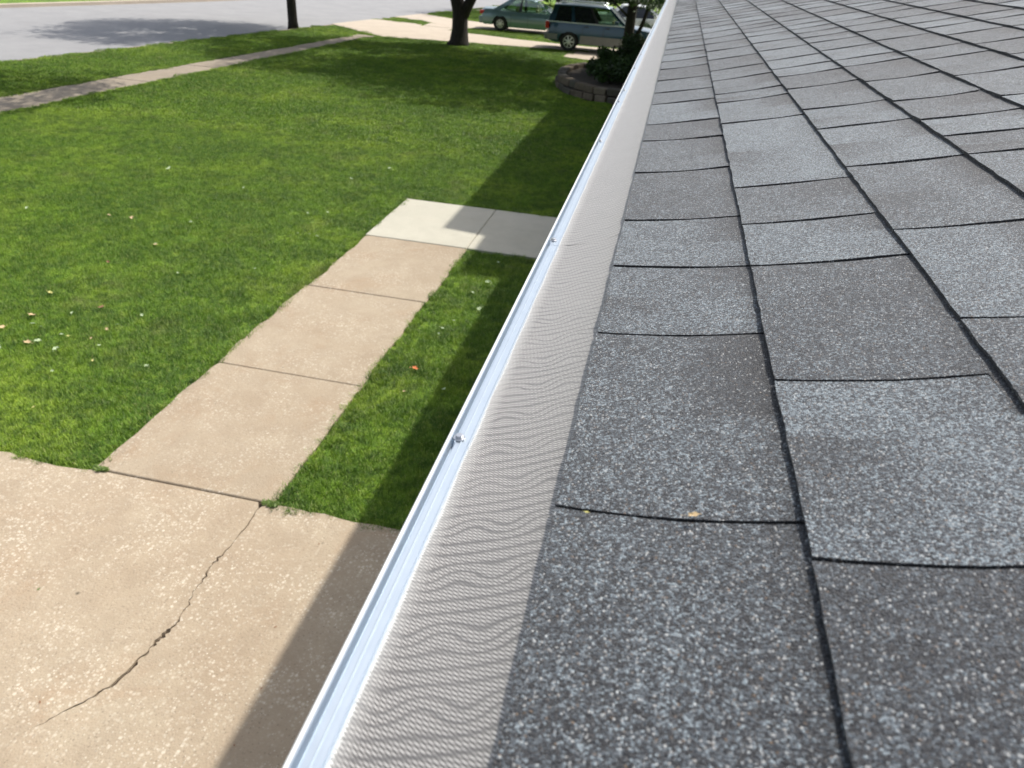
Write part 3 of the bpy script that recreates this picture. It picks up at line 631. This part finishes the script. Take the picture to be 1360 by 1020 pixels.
# crumbs on the roof
o = bpy.data.objects.new('leaf_crumb', leaf_mesh(301, 'flt')); C.objects.link(o); o.location = RP(-.0075, .3175, .0042); o.scale = (.010, .005, .005); o.rotation_euler = (.1, -.2, .15)
tag(o, 'small orange-tan leaf crumb lying at a shingle joint on the roof', 'leaf scrap')
o = bpy.data.objects.new('seed_husk', leaf_mesh(302, 'fly')); C.objects.link(o); o.location = RP(-.068, .3195, .0035); o.scale = (.0035, .0028, .004)
tag(o, 'tiny yellow seed husk on the roof near the mesh edge', 'seed')

# ------------------------------------------------------------ trees
def leaves(rr, centers, nper, size, spread):
    V = []; F = []; T = []
    for (cx, cy, cz, cr_) in centers:
        tone = rr.random()
        for k in range(nper):
            d = Vector((rr.gauss(0, 1), rr.gauss(0, 1), rr.gauss(0, .8))); d = d.normalized() * cr_ * rr.random() ** .45
            p = Vector((cx, cy, cz)) + d; a = Vector((rr.gauss(0, 1), rr.gauss(0, 1), rr.gauss(0, 1))).normalized(); b2 = a.orthogonal().normalized(); s = size * rr.uniform(.6, 1.3)
            b0 = len(V); V += [p - a * s * .5, p + b2 * s * .32, p + a * s * .5, p - b2 * s * .32]; F.append((b0, b0 + 1, b0 + 2, b0 + 3)); t_ = max(0, min(1, tone * .6 + rr.random() * .5)); T += [t_] * 4
    return V, F, T
def tree(name, x, y, trunk, limbs, crown, label, group_=None, seed=1, nclump=170, nper=66, size=.31, extra=None):
    rr = random.Random(seed); root = tag(empty(name, (x, y, 0)), label, 'tree', group_)
    tb = MB(); tb.tube([p for p, r in trunk], [r for p, r in trunk], 14); tb.build('trunk', 'bark', root, smooth=True)
    for L in limbs:
        lb = MB(); lb.tube([p for p, r in L], [r for p, r in L], 10); lb.build('limb', 'bark', root, smooth=True)
    cx, cy, cz, rx, ry, rz = crown; cen = []
    for k in range(nclump):
        d = Vector((rr.gauss(0, 1), rr.gauss(0, 1), rr.gauss(0, 1))).normalized() * rr.uniform(.45, 1) ** .6
        w_ = 1 + .18 * noise.noise(d * 2.1 + Vector((seed, 0, 0)))
        cen.append((cx + d.x * rx * w_, cy + d.y * ry * w_, cz + d.z * rz * w_, rr.uniform(.5, .95)))
    V, F, T = leaves(rr, cen, nper, size, 1)
    if extra:
        v2, f2, t2 = leaves(rr, extra, 70, .12, 1); n = len(V); V += v2; F += [tuple(i + n for i in f) for f in f2]; T += t2
    mesh('crown', V, F, 'leaf', root, attr=('tint', T)); return root
tree('street_tree', -16.55, 32.4, [((0, 0, -.05), .26), ((0, 0, .25), .21), ((.02, 0, 2), .185), ((.05, 0, 4.2), .15), ((.1, 0, 7), .06)],
     [[((.02, 0, 3), .1), ((1.2, .6, 4.6), .06), ((2.2, 1, 6), .03)], [((.02, 0, 3.2), .1), ((-1.2, -.6, 4.8), .06), ((-2.4, -1, 6.2), .03)], [((.04, 0, 3.6), .09), ((.2, -1.4, 5.2), .05), ((.2, -2.6, 6), .03)]],
     (-.4, .2, 6.6, 4.3, 4.6, 2.8), 'slim straight street tree standing on the grass strip beside the road', seed=2, nclump=300)
tree('lawn_tree', -8.78, 31.9, [((-.05, 0, -.05), .52), ((-.02, 0, .15), .40), ((0, 0, .6), .33), ((0, 0, 1.25), .32), ((-.16, 0, 1.7), .27), ((-.2, 0, 3), .22), ((-.3, 0, 5.6), .1)],
     [[((.05, 0, 1.0), .25), ((.35, 0, 1.55), .21), ((.75, 0, 2.25), .18), ((1.4, -.4, 4.2), .1), ((2, -1, 6), .04)], [((-.2, 0, 2.6), .15), ((-1.3, -1.2, 4.6), .08), ((-2.2, -2.4, 6), .04)]],
     (1.5, -1.8, 6.4, 6.0, 5.2, 2.9), 'stout forked dark trunk tree at the lawn corner by the pale driveway', seed=5, nclump=380)
tree('planter_tree', -1.72, 30.5, [((0, 0, -.05), .26), ((0, 0, .4), .2), ((.02, 0, 2.2), .18), ((.02, .1, 4.2), .14), ((0, 0, 7), .06)],
     [[((.05, 0, .5), .09), ((.45, .1, 1.4), .075), ((.75, .2, 2.6), .06), ((1.5, 0, 4.5), .03)], [((0, 0, 1.6), .05), ((-.7, -.6, 2.2), .03), ((-1.6, -1.0, 2.3), .015)], [((0, 0, 2.4), .1), ((-1.5, -2, 4.2), .06), ((-2.6, -3, 5.6), .03)]],
     (-.6, -3.0, 6.2, 5.0, 5.0, 2.6), 'dark slender twin-stemmed tree beside the stone planter ring', seed=9, nclump=330,
     extra=[(-.9 + .32 * i + R.uniform(-.2, .2), -.6 + R.uniform(-.5, .5), 2.22 + .0 * i + R.uniform(-.12, .25), R.uniform(.18, .34)) for i in range(13)])
tree('far_tree', -7.6, 52.5, [((0, 0, -.05), .5), ((0, 0, .3), .38), ((0, 0, 3), .32), ((0, 0, 7), .12)],
     [[((0, 0, 2.5), .2), ((1.6, 0, 5), .1), ((2.4, 0, 6.4), .05)]], (0, 0, 7.2, 4.5, 4.5, 3), 'distant dark tree trunk rising behind the roof of the teal SUV', seed=12, nclump=150)
tree('side_tree', -10.4, 16.6, [((0, 0, -.05), .01), ((0, 0, .2), .01)], [], (0, 0, 1, 1, 1, 1), 'x', seed=13, nclump=1, nper=1) if False else None
# tree just outside the left edge: its crown shades the sidewalk at the photo's left edge
tree('sidewalk_tree', -15.9, 12.4, [((0, 0, -.05), .26), ((0, 0, .3), .2), ((0, 0, 3), .17), ((0, 0, 6), .08)],
     [[((0, 0, 2.6), .1), ((1.2, 1.0, 4.5), .05)], [((0, 0, 2.8), .1), ((-1.3, -.6, 4.8), .05)]], (2.4, 5.4, 5.4, 2.9, 3.3, 1.6), 'street tree beside the sidewalk left of the view shading the walk', seed=21, nclump=120, nper=45)

# low ornamental shrubs and the stone ring
ring = tag(empty('stone_planter', (-1.25, 25, 0)), 'curved low planter ring of stacked tan and grey stones on the shaded lawn', 'planter')
MT['stoneA'] = plain('tan_stone', (.12, .095, .065), .9, nscale=9, var=.6); MT['stoneB'] = plain('grey_stone', (.085, .078, .06), .9, nscale=9, var=.45); MT['stoneC'] = plain('pale_stone', (.17, .14, .10), .9, nscale=9, var=.3)
rxx, ryy = 2.15, 3.1
for course in range(2):
    a = R.uniform(0, .1)
    while a < 6.28:
        L = R.uniform(.35, .6); r_loc = math.hypot(rxx * math.sin(a), ryy * math.cos(a)); da = L / r_loc
        if a + da > 6.3: break
        m_ = a + da / 2; px, py = rxx * math.cos(m_), ryy * math.sin(m_); tang = math.atan2(ryy * math.cos(m_), -rxx * math.sin(m_))
        q = MB(); hh = R.uniform(.17, .2); dp = R.uniform(.26, .34); V = []
        for dz_ in (0, hh):
            for sx_, sy_ in ((-1, -1), (1, -1), (1, 1), (-1, 1)): V.append((sx_ * (L / 2 - .012) + R.uniform(-.02, .02), sy_ * dp / 2 + R.uniform(-.025, .025), dz_ + R.uniform(-.008, .008)))
        q.add(V, [(3, 2, 1, 0), (4, 5, 6, 7), (0, 1, 5, 4), (1, 2, 6, 5), (2, 3, 7, 6), (3, 0, 4, 7)])
        o = q.build('stone', R.choice(('stoneA', 'stoneB', 'stoneC', 'stoneA')), ring, bevel=.022, seg=2); o.location = (px * (1 - .02 * course), py * (1 - .02 * course), .0 + course * .205 + .0); o.rotation_euler = (0, 0, tang); a += da
be = MB(); n = 32; be.slab([((rxx - .12) * math.cos(6.283 * i / n), (ryy - .12) * math.sin(6.283 * i / n)) for i in range(n)], 0, .27); be.build('soil_bed', 'soil', ring)
def shrub(x, y, z, r, h, label, seed, n=40, mat='shrub', size=.1):
    rr = random.Random(seed); root = tag(empty('shrub', (x, y, z)), label, 'shrub', 'shrubs in and around the stone planter')
    st = MB()
    for k in range(6): a = rr.uniform(0, 6.28); st.tube([(0, 0, -.02), (r * .35 * math.cos(a), r * .35 * math.sin(a), h * .5), (r * .7 * math.cos(a), r * .7 * math.sin(a), h * .85)], [.02, .014, .006], 6)
    st.build('stem', 'bark', root)
    cen = [(rr.uniform(-1, 1) * r * .75, rr.uniform(-1, 1) * r * .75, h * rr.uniform(.3, .9), r * rr.uniform(.18, .34)) for _ in range(n)]
    V, F, T = leaves(rr, cen, 60, size, 1); mesh('foliage', V, F, mat, root, attr=('tint', T))
shrub(-1.9, 26.4, .27, .6, .72, 'rounded green shrub at the back left of the stone planter', 31)
shrub(-.9, 26.4, .27, .9, 1.15, 'dense dark shrub at the back right of the stone planter', 32)
shrub(-1.1, 24.2, .27, .65, .7, 'low dark shrub in the middle of the stone planter', 33, 26)
shrub(-.75, 22.9, .27, .5, .7, 'bright tipped shrub at the front of the planter beside the gutter line', 34, 26, 'leaf')
shrub(-2.1, 25.3, .27, .6, .4, 'low spreading shrub near the left rim of the stone planter', 41, 26)
shrub(-1.7, 23.7, .27, .6, .42, 'low leafy shrub near the front rim of the stone planter', 42, 26)
shrub(-1.35, 25.6, .27, .7, .6, 'broad dark shrub in the centre of the stone planter', 43, 30)
shrub(-.75, 28.8, 0, .8, 1.3, 'tall dark shrub beside the slender tree in front of the teal SUV', 35, 46)
shrub(-1.0, 37.2, 0, .8, 1.3, 'round dark shrub behind the hood of the teal SUV', 36, 36)
for i in range(7):
    x = -9.5 + i * 1.7
    shrub(x, 60 + R.uniform(-1, 1), 0, 1.3, 1.7, ['leftmost', 'second', 'third', 'middle', 'fifth', 'sixth', 'rightmost'][i] + ' distant shrub counted from the left in the hedge behind the cars', 50 + i, 30, 'leaf', .2)
for o in C.objects:
    if o.name.startswith('shrub') and 'distant shrub' in o.get('label', ''): o['group'] = 'distant hedge shrubs'

# ------------------------------------------------------------ cars (front towards +x; origin at ground under the rear axle centre)
def paint(name, col, col2, metal=.5):
    m, t, b = newmat(name); b.inputs['Base Color'].default_value = (*col, 1); b.inputs['Metallic'].default_value = metal; b.inputs['Roughness'].default_value = .32; b.inputs['Coat Weight'].default_value = .8; b.inputs['Coat Roughness'].default_value = .06
    f = noise_(t, pos(t), 3, 4); t.links.new(mixc(t, f, col, col2), b.inputs['Base Color']); return m
MT['sedanpaint'] = paint('sage_metallic_paint', (.12, .20, .21), (.11, .18, .19)); MT['suvpaint'] = paint('teal_metallic_paint', (.018, .058, .088), (.016, .05, .076)); MT['whitepaint'] = paint('silver_white_paint', (.7, .72, .73), (.66, .68, .69), .1)
MT['clad'] = plain('grey_cladding', (.20, .20, .19), .6, .1, nscale=5); MT['tyre'] = plain('tyre_rubber', (.018, .018, .018), .85); MT['rim'] = plain('alloy_rim', (.55, .55, .54), .35, .8)
MT['redlamp'] = plain('red_lamp', (.45, .02, .02), .15, 0, .6); MT['clearlamp'] = plain('clear_lamp', (.75, .77, .78), .08, .3, .6); MT['blacktrim'] = plain('black_trim', (.015, .015, .016), .5)
MT['beige'] = plain('beige_upholstery', (.42, .36, .26), .8); MT['plate'] = plain('pale_plate', (.6, .62, .62), .5); MT['railglint'] = plain('silver_rail_and_glint', (.55, .6, .63), .3, .6)
m, t, b = newmat('car_glass'); b.inputs['Base Color'].default_value = (.45, .52, .47, 1); b.inputs['Roughness'].default_value = .03
tr = t.nodes.new('ShaderNodeBsdfTransparent'); tr.inputs[0].default_value = (.72, .82, .72, 1); mx = t.nodes.new('ShaderNodeMixShader'); mx.inputs[0].default_value = .2
gl = N(t, 'ShaderNodeBsdfGlossy', Roughness=.03); t.links.new(tr.outputs[0], mx.inputs[1]); t.links.new(gl.outputs[0], mx.inputs[2]); t.links.new(mx.outputs[0], t.nodes['Material Output'].inputs[0]); MT['carglass'] = m

def car(name, label, x, y, P, rz=0, zo=.02):
    root = tag(empty(name, (x, y, zo), rz), label, 'car')
    W = P['W'] / 2; wb = P['wb']; r = P['r']; body = P['body']  # body: outline (x, z) clockwise from rear sill, arches cut in
    def arch(cx, ra, n=9): return [(cx + ra * math.cos(a), r + ra * math.sin(a) * .98) for a in [math.radians(-8 + 196 * i / n) for i in range(n + 1)]]
    sill = P['sill']
    # outline order: along the bottom from front to rear (with arches), then up and over
    bot = [(P['front'] - .12, sill + .02)] + arch(wb, r + .07) + [(wb - r - .12, sill), (r + .12, sill)] + arch(0, r + .07) + [(P['rear'] + .12, sill + .06)]
    out = bot + body
    n = len(out); zc = P['belt']
    bm = bmesh.new(); f0 = bm.faces.new([bm.verts.new((px, -W, pz)) for px, pz in out])
    ex = bmesh.ops.extrude_face_region(bm, geom=[f0]); bmesh.ops.translate(bm, vec=(0, 2 * W, 0), verts=[v for v in ex['geom'] if isinstance(v, bmesh.types.BMVert)])
    def cut(co, no): bmesh.ops.bisect_plane(bm, geom=bm.verts[:] + bm.edges[:] + bm.faces[:], plane_co=co, plane_no=no)
    xx = P['rear'] + .15
    while xx < P['front'] - .05: cut((xx, 0, 0), (1, 0, 0)); xx += .24
    for zz in (.42, .55, .68, .80, .90, 1.0, 1.08):
        if zz < zc: cut((0, 0, zz), (0, 0, 1))
    for yy_ in (-.96, -.8, -.4, 0, .4, .8, .96): cut((0, yy_ * W, 0), (0, 1, 0))
    for v in bm.verts:
        px, yv, pz = v.co; u_ = abs(yv) / W
        tp = 1 - .12 * max(0, (px - (wb + .2)) / (P['front'] - wb - .2)) ** 2 - .10 * max(0, (-.2 - px) / (-.2 - P['rear'])) ** 2
        k_ = math.copysign(1, yv) * (u_ > .01)
        v.co.y = yv * tp - k_ * .055 * u_ * max(0, (pz - .62) / (zc - .62)) ** 2 - k_ * .03 * u_ * max(0, (.45 - pz) / .3)
        if pz > .7: v.co.z = pz - .05 * u_ ** 4 + .012 * (1 - u_ * u_)
        e_ = max(0, u_ - .5) * 2
        if px > P['front'] - .3: v.co.x = px - .22 * e_ ** 2.5
        if px < P['rear'] + .2: v.co.x = px + .14 * e_ ** 2.5
    bmesh.ops.recalc_face_normals(bm, faces=bm.faces)
    me = bpy.data.meshes.new('body'); bm.to_mesh(me); bm.free(); me.materials.append(MT[P['paint']]); bo = link(bpy.data.objects.new('body', me), root)
    me.polygons.foreach_set('use_smooth', [True] * len(me.polygons)); me.set_sharp_from_angle(angle=math.radians(32))
    if P.get('clad'):
        for s in (-1, 1):
            q = MB(); c0 = .58
            for xa, xb in ((r + .1, wb - r - .1),): q.box(xa, xb, s * W - .012 - (0 if s > 0 else 0), s * W + .012, sill + .01, c0 + .06)
            q.build('side_cladding', 'clad', root, bevel=.01)
            q = MB(); q.box(P['rear'] + .1, -r - .09, s * (W - .035) - .02, s * (W - .035) + .02, sill + .12, c0 + .06); q.build('side_cladding', 'clad', root, bevel=.01)
        for s in (-1, 1):
            q = MB(); q.box(-.9, wb - .35, s * (W - .030) - .006, s * (W - .030) + .006, 1.075, 1.115); q.build('belt_glint', 'railglint', root)  # pale strip stands in for the sky reflection along the beltline
    # greenhouse
    cab = P['cab']; zb = P['belt'] - .02; zr = P['roof']; wi = P['inset']; Wb = W - .06; Wr = W - wi
    xb0, xb1, xr0, xr1 = cab  # belt rear/front, roof rear/front
    def gp_(f_u, f_v, s, o_=0):   # f_u along belt->roof (0..1 rear..front), f_v height 0..1
        xx = lerp(lerp(xb0, xb1, f_u), lerp(xr0, xr1, f_u), f_v); bulge = .02 * math.sin(math.pi * f_v)
        return (xx, s * (lerp(Wb, Wr, f_v) + bulge + o_), lerp(zb, zr - .03, f_v))
    pil = P['pillars']   # list of (u0, u1)
    for s in (-1, 1):
        for (a, b_) in pil:
            V = []; 
            for o_ in (0, -.05):
                for fv in (0, .5, 1): V += [gp_(a, fv, s, o_), gp_(b_, fv, s, o_)]
            F = [(0, 1, 3, 2), (2, 3, 5, 4), (6, 8, 9, 7), (8, 10, 11, 9), (0, 2, 8, 6), (2, 4, 10, 8), (1, 7, 9, 3), (3, 9, 11, 5)]
            q = MB(); q.add(V, F); q.build('pillar', 'blacktrim' if (a, b_) in P.get('blackp', []) else P['paint'], root)
        wins = [(pil[i][1], pil[i + 1][0]) for i in range(len(pil) - 1)]
        for (a, b_) in wins:
            V = []
            for o_ in (-.012, -.018):
                for fv in (.0, .5, .94): V += [gp_(a - .004, fv, s, o_), gp_(b_ + .004, fv, s, o_)]
            F = [(0, 1, 3, 2), (2, 3, 5, 4), (6, 8, 9, 7), (8, 10, 11, 9)]
            q = MB(); q.add(V, F); q.build('window', P['glass'] if not (P.get('frontclear') and b_ > .62) else 'carglass', root)
    # windscreens
    for (u_, nm) in ((0, 'rear_window'), (1, 'windscreen')):
        V = []
        for fv in (0, .5, .97):
            a = gp_(u_, fv, -1, -.03); b2 = gp_(u_, fv, 1, -.03); mm = ((a[0] + (.05 if u_ else -.04)), 0, a[2] + .0); V += [a, mm, b2]
        F = [(0, 1, 4, 3), (1, 2, 5, 4), (3, 4, 7, 6), (4, 5, 8, 7)]
        q = MB(); q.add(V, F); q.build(nm, 'carglass' if P['glass'] == 'carglass' or u_ else P['glass'], root)
    # roof skin, crowned
    V = []; nx, ny = 8, 6
    for lay_ in (0, -.04):
        for i in range(nx + 1):
            for j in range(ny + 1):
                fu = i / nx; fj = j / ny * 2 - 1; xx = lerp(xr0 - .03, xr1 + .04, fu); zz = zr - .03 + .045 * (1 - fj ** 2) + P.get('arc', .05) * (math.sin(math.pi * min(1, fu * .95 + .05)) - .3) * 1.0 + lay_
                V.append((xx, fj * (Wr + .01), zz))
    F = []; m2 = (nx + 1) * (ny + 1)
    for i in range(nx):
        for j in range(ny):
            a0 = i * (ny + 1) + j; F += [(a0, a0 + ny + 1, a0 + ny + 2, a0 + 1), (m2 + a0, m2 + a0 + 1, m2 + a0 + ny + 2, m2 + a0 + ny + 1)]
    for i in range(nx):
        for j in (0, ny): a0 = i * (ny + 1) + j; F.append((a0, a0 + ny + 1, m2 + a0 + ny + 1, m2 + a0))
    for j in range(ny):
        for i in (0, nx): a0 = i * (ny + 1) + j; F.append((a0, a0 + 1, m2 + a0 + 1, m2 + a0))
    q = MB(); q.add(V, F); q.build('roof', P['paint'], root, smooth=True)
    if P.get('rails'):
        for s in (-1, 1):
            q = MB(); q.tube([(xr0 + .1, s * (Wr - .04), zr + .02), (xr0 + .2, s * (Wr - .04), zr + .09), (xr1 - .3, s * (Wr - .04), zr + .09), (xr1 - .15, s * (Wr - .04), zr + .03)], .018, 6); q.build('roof_rail', 'railglint', root)
    # seats
    for sx_ in ((.75, 1.75) if wb > 2.6 else (.7, 1.6)):
        for s in (-1, 1):
            q = MB(); q.box(sx_, sx_ + .5, s * .38 - .25, s * .38 + .25, .5, .62); q.box(sx_ - .05, sx_ + .1, s * .38 - .24, s * .38 + .24, .62, 1.05); q.box(sx_ - .04, sx_ + .06, s * .38 - .13, s * .38 + .13, 1.08, 1.24); q.build('seat', 'beige', root, bevel=.03)
    # wheels
    for cx in (0, wb):
        for s in (-1, 1):
            q = MB(); prof = [(r - .13, .11), (r - .02, .11), (r, .085), (r, -.085), (r - .02, -.11), (r - .13, -.11)]; nn = 28; V = []; F = []
            for i in range(nn):
                a = 2 * math.pi * i / nn
                for (pr_, py_) in prof: V.append((pr_ * math.cos(a), py_, pr_ * math.sin(a)))
            m3 = len(prof)
            for i in range(nn):
                for j in range(m3): F.append((i * m3 + j, i * m3 + (j + 1) % m3, ((i + 1) % nn) * m3 + (j + 1) % m3, ((i + 1) % nn) * m3 + j))
            q.add(V, F); ty = q.build('wheel', 'tyre', root, smooth=False); ty.location = (cx, s * (W - .13), r)
            q = MB(); ri = r - .12; V = [(0, s * .05, 0)]; F = []
            V = []; 
            for (rad_, yy2) in ((ri, .085), (ri - .03, .085), (ri - .04, .03), (.01, .04)):
                for i in range(24): V.append((rad_ * math.cos(2 * math.pi * i / 24), s * yy2, rad_ * math.sin(2 * math.pi * i / 24)))
            for l in range(3):
                for i in range(24): F.append((l * 24 + i, l * 24 + (i + 1) % 24, (l + 1) * 24 + (i + 1) % 24, (l + 1) * 24 + i))
            q.add(V, F[:48]); q.build('rim', 'rim', ty)
            q = MB(); q.add(V, F[48:]); q.build('hub_shadow', 'tyre', ty)
            q = MB()
            for i in range(7):
                a = 2 * math.pi * i / 7; ca, sa = math.cos(a), math.sin(a); w2 = .028
                q.add([(-sa * w2, s * .088, ca * w2), (sa * w2, s * .088, -ca * w2), (ca * (ri - .02) + sa * w2, s * .078, sa * (ri - .02) - ca * w2), (ca * (ri - .02) - sa * w2, s * .078, sa * (ri - .02) + ca * w2)], [(0, 1, 2, 3)])
            q.build('spokes', 'rim', ty)
    wa = MB()
    for cx in (0, wb):
        wa.box(cx - r - .05, cx + r + .05, -W + .27, W - .27, sill, r + .3)
    wa.build('underbody', 'blacktrim', root)
    # lamps, bumpers, handles, mirrors, door seams
    for s in (-1, 1):
        q = MB(); tl = P['tail']; q.box(P['rear'] + tl[0], P['rear'] + tl[1], s * (W - tl[4]) - .11, s * (W - tl[4]) + .05, tl[2], tl[3]); q.build('tail_lamp', 'redlamp', root, bevel=.02)
        q = MB(); q.box(P['front'] - .32, P['front'] - .02, s * (W - .26) - .13, s * (W - .26) + .12, .58, .72); q.build('headlight', 'clearlamp', root, bevel=.03)
        q = MB(); xm = xb1 - .42; q.box(xm - .08, xm + .10, s * (W + .02) - .0 if s > 0 else -(W + .20), (W + .20) if s > 0 else -(W + .02), zb + .02, zb + .17); q.build('mirror', P['paint'], root, bevel=.03)
        for xd in P['seams']:
            q = MB(); q.box(xd - .006, xd + .006, s * (W - .002) - .004, s * (W - .002) + .004, sill + .12, zb - .12); q.build('door_seam', 'blacktrim', root)
        for xd in P['handles']:
            q = MB(); q.box(xd - .09, xd + .09, s * (W - .01) - .025, s * (W - .01) + .025, zb - .16, zb - .125); q.build('door_handle', P.get('handlemat', P['paint']), root, bevel=.008)
    q = MB(); q.box(P['rear'] - .05, P['rear'] + .22, -W + .10, W - .10, sill + .10, P['bump']); q.build('rear_bumper', P.get('bumpmat', P['paint']), root, bevel=.05, seg=3)
    q = MB(); q.box(P['front'] - .22, P['front'] + .05, -W + .14, W - .14, sill + .04, .56); q.build('front_bumper', P.get('bumpmat', P['paint']), root, bevel=.05, seg=3)
    q = MB(); q.box(P['rear'] - .062, P['rear'] - .052, -.16, .16, .52, .62); q.build('number_plate', 'plate', root)
    return root
SED = dict(W=1.80, wb=2.75, r=.325, sill=.20, belt=.94, roof=1.44, rear=-1.05, front=3.75, inset=.34, cab=(-.42, 2.62, .40, 1.72), paint='sedanpaint', glass='carglass', arc=.06,
           pillars=[(0, .13), (.44, .49), (.965, 1.0)], blackp=[(.44, .49)],
           body=[(-1.05, .35), (-1.06, .62), (-1.02, .90), (-.92, .985), (-.45, 1.005), (0, .95), (1.2, .94), (2.5, .955), (2.75, .93), (3.35, .83), (3.65, .72), (3.75, .55), (3.74, .34)],
           tail=(-.02, .22, .70, .88, .22), seams=(.55, 1.40, 2.32), handles=(.72, 1.60), bump=.60)
SUV = dict(W=1.90, wb=2.75, r=.37, sill=.30, belt=1.14, roof=1.74, rear=-1.02, front=3.72, inset=.26, cab=(-.93, 2.35, -.72, 1.62), paint='suvpaint', glass='glassdark', arc=.03, clad=True, rails=True, frontclear=True,
           pillars=[(0, .085), (.30, .345), (.62, .655), (.95, 1.0)], blackp=[(.62, .655)],
           body=[(-1.02, .42), (-1.03, .80), (-.99, 1.14), (-.9, 1.15), (0, 1.14), (2.2, 1.14), (2.45, 1.12), (3.3, 1.03), (3.62, .93), (3.72, .7), (3.71, .42)],
           tail=(-.02, .13, .82, 1.10, .12), seams=(.55, 1.42, 2.35), handles=(.70, 1.58), bump=.66, bumpmat='clad', handlemat='blacktrim')
car('sedan', 'grey-green sedan with tan interior parked across the far pale driveway', -8.62, 38.7 + .90, SED, .02)
car('suv', 'dark teal SUV with grey lower cladding parked on the nearer driveway', -4.36, 33.0 + .95, SUV, .03, .02)
W3 = dict(SED); W3['paint'] = 'whitepaint'; W3['glass'] = 'glassdark'
car('white_car', 'white car parked beyond the dark tree trunk and the teal SUV', -3.3, 42.2, W3, .02)
